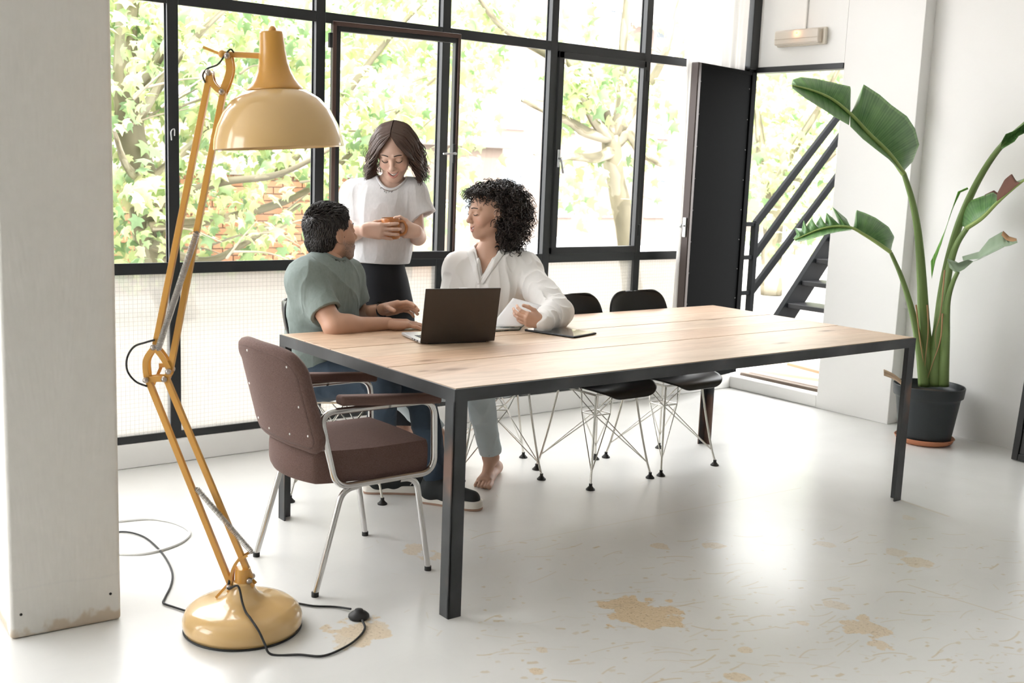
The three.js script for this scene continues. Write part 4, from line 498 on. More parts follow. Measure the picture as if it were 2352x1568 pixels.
{ const plant = thing('bird_of_paradise', 'tall bird of paradise plant with torn paddle leaves', 'plant', { at: PB });
  const J = (px, py, w = 0) => onPlane(px, py, PB, w + Math.max(0, px - 2140) * 0.0017).sub(PB), stemMat = std(lin(0.16, 0.24, 0.075), 0.45), dryMat = std(lin(0.42, 0.25, 0.13), 0.9), youngMat = phys(lin(0.16, 0.42, 0.05), 0.5, { transmission: 0.2, thickness: 0 });
  const leafTop = pixelTexture(512, 64, (x, y) => { const veins = Math.sin(x / 512 * Math.PI * 90 + y * 0.02) * 6 + noise3(x / 5, y / 30, 2) * 8, rib = y > 58 ? 30 : 0, b = fbm(x / 60, y / 20, 5, 3) * 26; return [88 + veins * 1.3 + rib + b, 132 + veins * 1.3 + rib + b, 72 + veins + rib * 0.8 + b * 0.6]; });
  const leafMat = phys(lin(1, 1, 1), 0.42, { map: leafTop, transmission: 0.12, thickness: 0 });
  part(plant, 'soil', new THREE.CylinderGeometry(0.174, 0.172, 0.012, 40).translate(0, 0.268, 0), std(lin(0.06, 0.045, 0.035), 0.95, { bumpMap: plasterBump, bumpScale: 0.01 }));
  const stem = (pts, r0, r1) => part(plant, 'stem', taper(pts.map(([x, y, w = 0]) => J(x, y, w)), (t) => mixn(r0, r1, Math.pow(t, 0.75)), 36, 12, 0.85), stemMat);
  stem([[2135, 885, 0.03], [2122, 740, 0.02], [2117, 640, 0], [2108, 530, 0], [2095, 460, 0], [2076, 398, 0]], 0.05, 0.015); stem([[2122, 885, 0.07], [2112, 800, 0.06], [2096, 720, 0.06], [2070, 635, 0.06], [2046, 580, 0.06]], 0.034, 0.011);
  stem([[2150, 885, -0.03], [2158, 740, -0.05], [2175, 620, -0.08], [2208, 500, -0.1], [2252, 405, -0.12], [2300, 335, -0.13], [2365, 275, -0.14]], 0.045, 0.014); stem([[2142, 885, 0.05], [2152, 780, 0.04], [2168, 690, 0.02], [2182, 610, 0], [2198, 560, 0], [2222, 522, 0]], 0.042, 0.014);
  stem([[2165, 885, 0.03], [2172, 780, 0.05], [2177, 690, 0.06], [2188, 650, 0.07], [2200, 624, 0.07]], 0.036, 0.011);
  for (const pts of [[[2130, 700], [2132, 760], [2126, 820], [2122, 870]], [[2170, 620], [2160, 720], [2148, 770], [2150, 800]], [[2165, 720], [2160, 780], [2140, 840], [2125, 885]], [[2104, 700], [2112, 770], [2122, 840], [2126, 870]]]) part(plant, 'dry_sheath', taper(pts.map(([x, y]) => J(x, y, 0.085)), (t) => 0.0045 * (1.2 - t), 16, 6), dryMat);
  part(plant, 'dry_leaf', sheet((u, v) => J(mixn(2030, 2080, u), mixn(855, 888, u) + (v - 0.5) * mixn(14, 10, u), 0.1 - 0.03 * u + 0.02 * Math.sin(v * 3)).add(V(0, 0.012 * Math.sin(u * 3), 0)), 10, 4, 0.002), std(lin(0.55, 0.4, 0.28), 0.9), 'dry beige leaf scrap over pot rim');
  // a half blade between the rib and an outline; both are picture points, w gives it depth and droop
  const along = (a, t) => { const f = clamp(t) * (a.length - 1), i = Math.min(Math.floor(f), a.length - 2), k = f - i; return [0, 1].map((c) => mixn(a[i][c], a[i + 1][c], k)); };
  const blade = (rib, edge, w0, droop, m = leafMat, nm = 'leaf_blade', nu = 40) => part(plant, nm, sheet((u, v) => { const a = along(rib, u), b = along(edge, u), x = mixn(a[0], b[0], v), y = mixn(a[1], b[1], v); return J(x, y, w0 + droop * (v * v) + 0.006 * Math.sin(u * 60) * v); }, nu, 6, 0.0016), m);
  const rib = (pts, w, r0 = 0.012, r1 = 0.003) => part(plant, 'midrib', taper(pts.map(([x, y]) => J(x, y, w + 0.004)), (t) => mixn(r0, r1, t), 24, 8), std(lin(0.3, 0.4, 0.12), 0.45));
  const r1 = [[2076, 400], [2041, 352], [1995, 306], [1953, 261], [1907, 225], [1858, 205], [1820, 196]];
  blade(r1.slice(0, 4), [[2076, 392], [2096, 371], [2111, 332], [2102, 296], [2083, 267], [2047, 241], [2021, 218], [1984, 194], [1960, 250]], 0.0, -0.16); blade(r1.slice(3), [[1953, 255], [1954, 199], [1924, 192], [1875, 181], [1839, 177], [1821, 183], [1818, 194]], 0.0, -0.1);
  blade(r1.slice(0, 4), [[2066, 390], [2041, 365], [2011, 342], [1982, 319], [1953, 290]], 0, 0.14); blade(r1.slice(3), [[1950, 287], [1920, 270], [1891, 251], [1849, 225], [1820, 202]], 0, 0.14); rib(r1, 0.003, 0.015, 0.004);
  const r2 = [[2046, 579], [2008, 553], [1982, 537], [1959, 524], [1937, 520], [1907, 521], [1875, 529], [1849, 540], [1826, 550]];
  blade(r2.slice(0, 4), [[2046, 576], [2049, 561], [2054, 544], [2041, 521], [2011, 500], [1989, 490], [1967, 482], [1962, 516]], 0.06, -0.12); blade(r2.slice(3), [[1951, 519], [1945, 503], [1912, 475], [1928, 516], [1912, 500], [1898, 488], [1895, 516], [1885, 496], [1872, 518], [1865, 500], [1852, 520], [1846, 506], [1842, 525], [1826, 524], [1830, 538], [1822, 548]], 0.06, -0.08, leafMat, 'leaf_blade', 60);
  blade(r2.slice(3), [[1955, 528], [1925, 532], [1907, 536], [1875, 545], [1849, 552], [1828, 556]], 0.06, 0.1); rib(r2, 0.063, 0.011, 0.003);
  const r4 = [[2220, 524], [2255, 501], [2294, 462], [2327, 433], [2354, 412]]; blade(r4, [[2210, 518], [2209, 500], [2224, 462], [2255, 451], [2281, 441], [2290, 448], [2300, 436], [2304, 452], [2311, 410], [2324, 400], [2334, 417], [2352, 410]], 0.0, -0.1); rib(r4, 0, 0.013, 0.006);
  blade([[2290, 462], [2310, 447], [2330, 430], [2345, 418]], [[2290, 445], [2308, 412], [2324, 399], [2336, 420]], 0.012, -0.08, std(lin(0.16, 0.07, 0.05), 0.8), 'dry_tip', 16); blade([[2262, 452], [2278, 448], [2296, 455]], [[2262, 447], [2283, 437], [2298, 448]], -0.09, -0.03, std(lin(0.16, 0.07, 0.05), 0.8), 'dry_tip', 10);
  const pale = phys(lin(0.27, 0.36, 0.24), 0.55, { transmission: 0.1, thickness: 0 });
  blade([[2198, 627], [2215, 618], [2236, 600]], [[2178, 600], [2200, 604], [2222, 596]], 0.07, 0.05, pale, 'leaf_blade', 12); blade([[2198, 627], [2190, 622], [2181, 615]], [[2215, 612], [2195, 600], [2176, 594]], 0.07, -0.05, pale, 'leaf_blade', 12);
  blade([[2212, 598], [2249, 594], [2272, 582], [2298, 568], [2320, 564], [2337, 557]], [[2210, 589], [2249, 578], [2272, 549], [2302, 532], [2312, 545], [2335, 550]], 0.07, -0.1, pale); blade([[2236, 600], [2260, 590], [2285, 572], [2300, 566]], [[2246, 597], [2272, 584], [2298, 571], [2306, 567]], 0.075, 0.06, pale);
  blade([[2300, 540], [2312, 552], [2336, 558]], [[2304, 530], [2318, 543], [2335, 548]], 0.05, -0.02, dryMat, 'dry_tip', 10);
  const r3 = [[2298, 338], [2325, 316], [2362, 292]]; blade(r3, [[2300, 326], [2310, 308], [2330, 300], [2350, 286], [2364, 284]], -0.12, 0.06); blade(r3, [[2302, 342], [2330, 325], [2340, 312], [2364, 300]], -0.12, 0.04);
  blade([[2140, 640], [2148, 600], [2162, 560], [2180, 500], [2200, 440], [2222, 430]], [[2138, 600], [2150, 575], [2170, 530], [2190, 475], [2206, 442], [2224, 434]], -0.02, -0.02, youngMat, 'young_leaf'); }

// ================================================================ PEOPLE: distance-field kit
const UP = V(0, 1, 0);
const smin = (a, b, k) => { if (k <= 0) return Math.min(a, b); const h = Math.max(k - Math.abs(a - b), 0) / k; return Math.min(a, b) - h * h * k * 0.25; };
const smax = (a, b, k) => -smin(-a, -b, k);
const cone = (a, b, r0, r1 = r0, o = {}) => { const ax = b.x - a.x, ay = b.y - a.y, az = b.z - a.z, L = ax * ax + ay * ay + az * az || 1e-9, fl = o.flat; // optional flattening along a unit axis
  return { k: o.k, sub: o.sub, cut: o.cut, c: [(a.x + b.x) / 2, (a.y + b.y) / 2, (a.z + b.z) / 2], R: Math.sqrt(L) / 2 + Math.max(r0, r1) * (fl ? 1.6 : 1), f: (x, y, z) => { let px = x - a.x, py = y - a.y, pz = z - a.z; const t = clamp((px * ax + py * ay + pz * az) / L); px -= ax * t; py -= ay * t; pz -= az * t; if (fl) { const d = (px * fl.x + py * fl.y + pz * fl.z) * (fl.w ?? 0.3); px += fl.x * d; py += fl.y * d; pz += fl.z * d; } return Math.sqrt(px * px + py * py + pz * pz) - (r0 + (r1 - r0) * t); } }; };
const ell = (c, rx, ry, rz, F, o = {}) => { const X = F?.x ?? V(1, 0, 0), Y = F?.y ?? V(0, 1, 0), Z = F?.z ?? V(0, 0, 1); return { k: o.k, sub: o.sub, cut: o.cut, c: [c.x, c.y, c.z], R: Math.max(rx, ry, rz), f: (x, y, z) => { const px = x - c.x, py = y - c.y, pz = z - c.z, a = px * X.x + py * X.y + pz * X.z, b = px * Y.x + py * Y.y + pz * Y.z, d = px * Z.x + py * Z.y + pz * Z.z, k0 = Math.sqrt(a * a / (rx * rx) + b * b / (ry * ry) + d * d / (rz * rz)), k1 = Math.sqrt(a * a / (rx ** 4) + b * b / (ry ** 4) + d * d / (rz ** 4)); return k1 < 1e-9 ? -Math.min(rx, ry, rz) : k0 * (k0 - 1) / k1; } }; };
function field(prims, k = 0.02) { // joined smoothly, in order; sub carves
  return (x, y, z) => { let d = 1e3; for (const p of prims) { const q = p.c, m = Math.sqrt((x - q[0]) ** 2 + (y - q[1]) ** 2 + (z - q[2]) ** 2) - p.R, kk = p.k ?? k; if (p.sub) { if (m > kk) continue; let e = p.f(x, y, z); if (p.cut) { const [o, n] = p.cut; e = Math.max(e, (x - o.x) * n.x + (y - o.y) * n.y + (z - o.z) * n.z); } d = smax(d, -e, kk); continue; } if (m > d + kk && d < 900) continue; let e = p.f(x, y, z); if (p.cut) { const [o, n] = p.cut; e = Math.max(e, (x - o.x) * n.x + (y - o.y) * n.y + (z - o.z) * n.z); } d = smin(d, e, kk); } return d; };
}
function boundsOf(prims, pad = 0.03) { const a = V(1e9, 1e9, 1e9), b = V(-1e9, -1e9, -1e9); for (const p of prims) if (!p.sub) { a.min(V(p.c[0] - p.R, p.c[1] - p.R, p.c[2] - p.R)); b.max(V(p.c[0] + p.R, p.c[1] + p.R, p.c[2] + p.R)); } return [a.subScalar(pad), b.addScalar(pad)]; }
function meshField(f, [lo, hi], h, { color, uvs = 1, offset = V() } = {}) { // surface nets
  const nx = Math.ceil((hi.x - lo.x) / h) + 1, ny = Math.ceil((hi.y - lo.y) / h) + 1, nz = Math.ceil((hi.z - lo.z) / h) + 1, S = new Float32Array(nx * ny * nz).fill(1), B = 6, id = (i, j, k) => (k * ny + j) * nx + i;
  for (let k0 = 0; k0 < nz; k0 += B) for (let j0 = 0; j0 < ny; j0 += B) for (let i0 = 0; i0 < nx; i0 += B) {
    const d = f(lo.x + (i0 + B / 2) * h, lo.y + (j0 + B / 2) * h, lo.z + (k0 + B / 2) * h), far = Math.abs(d) > B * h * 1.35 + 0.012;
    for (let k = k0; k < Math.min(nz, k0 + B); k++) for (let j = j0; j < Math.min(ny, j0 + B); j++) for (let i = i0; i < Math.min(nx, i0 + B); i++) S[id(i, j, k)] = far ? d : f(lo.x + i * h, lo.y + j * h, lo.z + k * h);
  }
  const vid = new Int32Array(nx * ny * nz).fill(-1), pos = [], idx = [];
  for (let k = 0; k < nz - 1; k++) for (let j = 0; j < ny - 1; j++) for (let i = 0; i < nx - 1; i++) {
    let m = 0; const c = [S[id(i, j, k)], S[id(i + 1, j, k)], S[id(i, j + 1, k)], S[id(i + 1, j + 1, k)], S[id(i, j, k + 1)], S[id(i + 1, j, k + 1)], S[id(i, j + 1, k + 1)], S[id(i + 1, j + 1, k + 1)]];
    for (let q = 0; q < 8; q++) if (c[q] < 0) m |= 1 << q; if (m === 0 || m === 255) continue;
    let sx = 0, sy = 0, sz = 0, n = 0; const E = (a, b) => { if ((c[a] < 0) === (c[b] < 0)) return; const t = c[a] / (c[a] - c[b]), ax = a & 1, ay = (a >> 1) & 1, az = a >> 2; sx += ax + ((b & 1) - ax) * t; sy += ay + (((b >> 1) & 1) - ay) * t; sz += az + ((b >> 2) - az) * t; n++; };
    E(0, 1); E(2, 3); E(4, 5); E(6, 7); E(0, 2); E(1, 3); E(4, 6); E(5, 7); E(0, 4); E(1, 5); E(2, 6); E(3, 7);
    vid[id(i, j, k)] = pos.length / 3; pos.push(lo.x + (i + sx / n) * h, lo.y + (j + sy / n) * h, lo.z + (k + sz / n) * h);
  }
  const quad = (a, b, c, d, flip) => { if (a < 0 || b < 0 || c < 0 || d < 0) return; flip ? idx.push(a, c, b, a, d, c) : idx.push(a, b, c, a, c, d); };
  for (let k = 1; k < nz - 1; k++) for (let j = 1; j < ny - 1; j++) for (let i = 1; i < nx - 1; i++) {
    const s = S[id(i, j, k)] < 0;
    if (s !== S[id(i + 1, j, k)] < 0) quad(vid[id(i, j - 1, k - 1)], vid[id(i, j, k - 1)], vid[id(i, j, k)], vid[id(i, j - 1, k)], !s);
    if (s !== S[id(i, j + 1, k)] < 0) quad(vid[id(i - 1, j, k - 1)], vid[id(i - 1, j, k)], vid[id(i, j, k)], vid[id(i, j, k - 1)], !s);
    if (s !== S[id(i, j, k + 1)] < 0) quad(vid[id(i - 1, j - 1, k)], vid[id(i, j - 1, k)], vid[id(i, j, k)], vid[id(i - 1, j, k)], !s);
  }
  const N = new Float32Array(pos.length), uv = new Float32Array(pos.length / 3 * 2), C = color ? new Float32Array(pos.length) : null, e = h * 0.5;
  for (let v = 0; v < pos.length / 3; v++) {
    let x = pos[v * 3], y = pos[v * 3 + 1], z = pos[v * 3 + 2]; const gx = f(x + e, y, z) - f(x - e, y, z), gy = f(x, y + e, z) - f(x, y - e, z), gz = f(x, y, z + e) - f(x, y, z - e), L = Math.hypot(gx, gy, gz) || 1, d = f(x, y, z); const st = clamp(d, -h * 0.6, h * 0.6) * 0.8;
    x -= gx / L * st; y -= gy / L * st; z -= gz / L * st; N.set([gx / L, gy / L, gz / L], v * 3); uv[v * 2] = (x * 0.8 + z * 0.6) * uvs; uv[v * 2 + 1] = y * uvs; if (C) C.set(color(x, y, z), v * 3);
    pos[v * 3] = x - offset.x; pos[v * 3 + 1] = y - offset.y; pos[v * 3 + 2] = z - offset.z;
  }
  const g = new THREE.BufferGeometry(); g.setAttribute('position', new THREE.Float32BufferAttribute(pos, 3)); g.setAttribute('normal', new THREE.BufferAttribute(N, 3)); g.setAttribute('uv', new THREE.BufferAttribute(uv, 2)); if (C) g.setAttribute('color', new THREE.BufferAttribute(C, 3)); g.setIndex(idx); return g;
}
const frame = (o, fwd, up) => { const z = fwd.clone().normalize(), x = V().crossVectors(up, z).normalize(), y = V().crossVectors(z, x); return { o, x, y, z, p: (a, b, c) => o.clone().addScaledVector(x, a).addScaledVector(y, b).addScaledVector(z, c), inv: (px, py, pz) => { const q = V(px - o.x, py - o.y, pz - o.z); return [q.dot(x), q.dot(y), q.dot(z)]; } }; };
// a head: skull, jaw, cheeks, nose, brows, lids, lips, ears. Origin midway between the ears at eye height; z is where the face points
function headPrims(H, o = {}) {
  const s = o.s ?? 1, p = (x, y, z) => H.p(x * s, y * s, z * s), E = (x, y, z, a, b, c, q) => ell(p(x, y, z), a * s, b * s, c * s, H, q), jw = o.jaw ?? 1;
  const L = [E(0, 0.03, -0.018, 0.075, 0.088, 0.094), E(0, -0.008, 0.026, 0.0625, 0.088, 0.066, { k: 0.03 }), E(0, -0.062, 0.03, 0.05 * jw, 0.05, 0.052, { k: 0.03 }), E(0, -0.106, 0.066, 0.019 * jw, 0.0145, 0.0155, { k: 0.024 })];
  for (const q of [1, -1]) { L.push(E(q * 0.04, -0.03, 0.06, 0.021, 0.02, 0.02, { k: 0.024 }), cone(p(q * 0.054 * jw, -0.055, 0.0), p(q * 0.018, -0.1, 0.06), 0.017 * s, 0.013 * s, { k: 0.025 }), E(q * 0.032, 0.002, 0.1, 0.0165, 0.011, 0.0155, { sub: true, k: 0.012 }), E(q * 0.032, 0.0005, 0.0785, 0.0155, 0.0125, 0.0125, { k: 0.006 }), cone(p(q * 0.012, 0.021, 0.09), p(q * 0.048, 0.024, 0.074), 0.007 * s, 0.006 * s, { k: 0.014 })); }
  L.push(cone(p(0, 0.012, 0.088), p(0, -0.028, 0.106), 0.0075 * s, 0.0095 * s, { k: 0.012 }), E(0, -0.034, 0.1075, 0.0115, 0.0105, 0.0115, { k: 0.008 }), E(0.0105, -0.038, 0.099, 0.0075, 0.0065, 0.0085, { k: 0.006 }), E(-0.0105, -0.038, 0.099, 0.0075, 0.0065, 0.0085, { k: 0.006 }), E(0, -0.068, 0.075, 0.027, 0.022, 0.019, { k: 0.02 }));
  if (o.smile) { const S = o.smile; L.push({ sub: true, k: 0.003, c: p(0, -0.07, 0.09).toArray(), R: 0.05 * s, f: (x, y, z) => { const [a, b, c] = H.inv(x, y, z).map((v) => v / s); return Math.max(b - mouthTop(a, S), mouthLow(a, S) - b, Math.abs(a) - 0.03 * S, mouthFace(a) - 0.013 - c) * 0.8 * s; } });
    for (const q of [1, -1]) { for (const seg of lipSegs(S)) L.push(cone(p(q * seg[0][0], seg[0][1], seg[0][2]), p(q * seg[1][0], seg[1][1], seg[1][2]), seg[0][3] * s, seg[1][3] * s, { k: 0.003 })); L.push(E(q * 0.042, -0.043, 0.064, 0.015, 0.016, 0.014, { k: 0.014 })); } }
  else L.push(E(0, -0.0675, 0.0915, 0.0205, 0.0048, 0.0075, { k: 0.004 }), E(0, -0.077, 0.0905, 0.017, 0.0055, 0.0075, { k: 0.004 }));
  for (const q of [1, -1]) L.push(E(q * 0.0765, -0.006, -0.008, 0.0085, 0.031, 0.019, { k: 0.006 }), E(q * 0.083, -0.004, -0.002, 0.005, 0.02, 0.01, { sub: true, k: 0.004 }), E(q * 0.074, -0.032, 0.0, 0.007, 0.01, 0.008, { k: 0.006 }));
  return L;
}
function mouthTop(a, S) { return -0.0655 + 0.0105 * (a / (0.03 * S)) ** 2; }
function mouthLow(a, S) { return -0.0655 - 0.0175 * S * (1 - (a / (0.03 * S)) ** 2) + 0.0105 * (a / (0.03 * S)) ** 2; }
function mouthFace(a) { return 0.0935 - 15 * a * a; }
function lipSegs(S) { const out = [], n = 5, P = (k, low) => { const a = k / n * 0.031 * S, r = low ? 0.0044 : 0.0034; return [a, low ? mouthLow(a, S) - 0.003 * (1 - k / n) : mouthTop(a, S) + 0.0022, mouthFace(a) - 0.001, r * (1 - 0.45 * k / n)]; }; for (const low of [0, 1]) for (let k = 0; k < n; k++) out.push([P(k, low), P(k + 1, low)]); return out; }
const lipTone = (H, s, S) => { const L = S ? lipSegs(S) : []; return (x, y, z) => { const [a, b, c] = H.inv(x, y, z).map((v) => v / s); if (c < 0.06) return 0; if (!S) return Math.exp(-Math.pow((b + 0.072) / 0.0075, 4)) * sstep(0.026, 0.02, Math.abs(a)) * sstep(0.07, 0.076, c); let d = 1; for (const [p, q] of L) { const e = [q[0] - p[0], q[1] - p[1], q[2] - p[2]], r = [Math.abs(a) - p[0], b - p[1], c - p[2]], t = clamp((r[0] * e[0] + r[1] * e[1] + r[2] * e[2]) / (e[0] ** 2 + e[1] ** 2 + e[2] ** 2)); d = Math.min(d, Math.hypot(r[0] - e[0] * t, r[1] - e[1] * t, r[2] - e[2] * t) - p[3]); } return sstep(0.0022, 0.0008, d); }; };
function mouthParts(p, H, s, S, off) { // a row of upper teeth and the dark behind it
  const f = (x, y, z) => { const [a, b, c] = H.inv(x, y, z).map((v) => v / s), gap = 0.0004 * Math.pow(Math.abs(Math.sin(a * 440)), 8); return Math.max(b - mouthTop(a, S) - 0.002, mouthLow(a, S) + 0.0035 * S - b, Math.abs(a) - 0.0275 * S, c - (mouthFace(a) - 0.0055 - gap), mouthFace(a) - 0.011 - c) * 0.8 * s; }, q = [H.p(0, -0.07 * s, 0.08 * s)], bb = () => boundsOf([ell(q[0], 0.032, 0.022, 0.022, H)], 0.004);
  part(p, 'teeth', meshField(f, bb(), 0.0011, { offset: off }), std(lin(0.82, 0.8, 0.75), 0.25));
  part(p, 'mouth_inside', meshField((x, y, z) => { const [a, b, c] = H.inv(x, y, z).map((v) => v / s); return Math.max(b - mouthTop(a, S) - 0.003, mouthLow(a, S) - 0.003 - b, Math.abs(a) - 0.031 * S, c - (mouthFace(a) - 0.0115), mouthFace(a) - 0.018 - c) * 0.8 * s; }, bb(), 0.0014, { offset: off }), std(lin(0.1, 0.025, 0.025), 0.6));
}
// the rim where a round opening from a to b cuts a garment
function rimRing(f, a, b, ra, rb, n = 40) { const d = V().subVectors(b, a), t = d.clone().normalize(), u = V().crossVectors(t, Math.abs(t.y) > 0.9 ? V(1, 0, 0) : UP).normalize(), w = V().crossVectors(t, u), out = []; for (let k = 0; k < n; k++) { const an = k / n * Math.PI * 2; let hit = null; for (let i = 0; i <= 60; i++) { const q = i / 60, r = mixn(ra, rb, q), p = a.clone().addScaledVector(d, q).addScaledVector(u, Math.cos(an) * r).addScaledVector(w, Math.sin(an) * r); if (f(p.x, p.y, p.z) > -0.001) { hit = p; break; } } if (hit) out.push(hit); } for (let it = 0; it < 4; it++) { const o = out.map((v) => v.clone()); out.forEach((v, i) => v.copy(o[i]).multiplyScalar(0.4).addScaledVector(o[(i + 1) % o.length], 0.3).addScaledVector(o[(i + o.length - 1) % o.length], 0.3)); } return out; }
// a hand: palm, four fingers with three bones, thumb. d along the fingers, n out of the palm, l towards the thumb
function handPrims(o, d, n, l, { curl = [[0.2, 0.3, 0.2]], spread = 0.06, thumb = [[0.7, 0.7, 0.2], [0.35, 0.9, 0.3], [0.2, 0.95, 0.3]], s = 1, arm } = {}) {
  const L = [], at = (a, b, c) => o.clone().addScaledVector(d, a * s).addScaledVector(l, b * s).addScaledVector(n, c * s), kn = [[0.084, 0.029], [0.089, 0.0095], [0.085, -0.0095], [0.077, -0.0275]], len = [[0.042, 0.025, 0.02], [0.046, 0.029, 0.021], [0.043, 0.027, 0.02], [0.034, 0.021, 0.018]];
  if (arm) L.push(cone(arm, o, 0.031 * s, 0.025 * s, { flat: { x: n.x, y: n.y, z: n.z, w: 0.25 } }));
  kn.forEach(([a, b], i) => L.push(cone(at(0.0, b * 0.55, 0), at(a - 0.006, b, -0.002), 0.0165 * s, 0.0125 * s, { k: 0.012 }))); L.push(cone(at(0.015, 0.018, 0.008), at(0.05, 0.022, 0.008), 0.016 * s, 0.013 * s, { k: 0.015 }), cone(at(0.015, -0.018, 0.006), at(0.05, -0.022, 0.005), 0.014 * s, 0.012 * s, { k: 0.015 }));
  kn.forEach(([a, b], i) => { let p = at(a - 0.004, b, 0), ang = 0; const c = curl[Math.min(i, curl.length - 1)], sp = (1.5 - i) * spread; len[i].forEach((q, j) => { ang += c[j]; const dir = V().addScaledVector(d, Math.cos(ang) * Math.cos(sp)).addScaledVector(n, Math.sin(ang)).addScaledVector(l, Math.sin(sp) * Math.cos(ang)).normalize(), e = p.clone().addScaledVector(dir, q * s); L.push(cone(p, e, (0.0094 - j * 0.0007 - (i === 3 ? 0.0012 : 0)) * s, (0.0088 - j * 0.0008 - (i === 3 ? 0.0012 : 0)) * s, { k: j ? 0.003 : 0.007 })); p = e; }); });
  let p = at(0.022, 0.02, 0.006); [0.046, 0.034, 0.026].forEach((q, j) => { const [tl, td, tn] = thumb[j], dir = V().addScaledVector(l, tl).addScaledVector(d, td).addScaledVector(n, tn).normalize(), e = p.clone().addScaledVector(dir, q * s); L.push(cone(p, e, (j ? 0.0105 : 0.0145) * s, (0.0115 - j * 0.0015) * s, { k: j ? 0.004 : 0.012 })); p = e; });
  return L;
}
const handMesh = (L, col, off) => meshField(field(L, 0.006), boundsOf(L, 0.008), 0.0028, { color: col, offset: off });
// cloth: creases as stretched ridges
const crease = (f, amp, sx, sy, sz, seed) => (x, y, z) => { const d = f(x, y, z); if (Math.abs(d) > 0.05) return d; const n = noise3(x * sx + seed, y * sy + 0.6 * x * sx, z * sz), m = noise3(x * sx * 2.3 + 5, y * sy * 1.7 + seed, z * sz * 2.3); return d - amp * (Math.pow(1 - Math.abs(n), 3) - 0.35) - amp * 0.45 * (Math.pow(1 - Math.abs(m), 3) - 0.35); };
const skinMatOf = (tint) => phys(lin(1, 1, 1), 0.48, { vertexColors: true, sheen: 0.15, sheenRoughness: 0.5 });
function strand(pts, r0, r1, seg = 10, n = 5, flat = 1) { return taper(pts, (t) => mixn(r0, r1, Math.pow(t, 1.4)), seg, n, flat, false); }
const person = (label, at) => thing('person', label, 'person', { at });

const mixv = (...t) => { const v = V(); for (let i = 0; i < t.length; i += 2) v.addScaledVector(t[i], t[i + 1]); return v.normalize(); };
const shade3 = (c, k) => [c[0] * k, c[1] * k, c[2] * k];
const mottled = (c, a = 0.06, f = 60) => (x, y, z) => shade3(c, 1 + a * noise3(x * f, y * f, z * f));
function dressed(p, name, prims, k, h, mat, off, { amp = 0, s = [9, 9, 9], seed = 1, label, color, post } = {}) { let f = field(prims, k); if (amp) f = crease(f, amp, ...s, seed); if (post) f = post(f); return part(p, name, meshField(f, boundsOf(prims, 0.02), h, { color, offset: off, uvs: 1 }), mat, label); }
const clothBump = { bumpMap: weaveBump, bumpScale: 0.0004 };
const rep = (t, a) => { const c = t.clone(); c.repeat.set(a, a); c.needsUpdate = true; return c; };
const weaveFine = rep(weaveBump, 24);

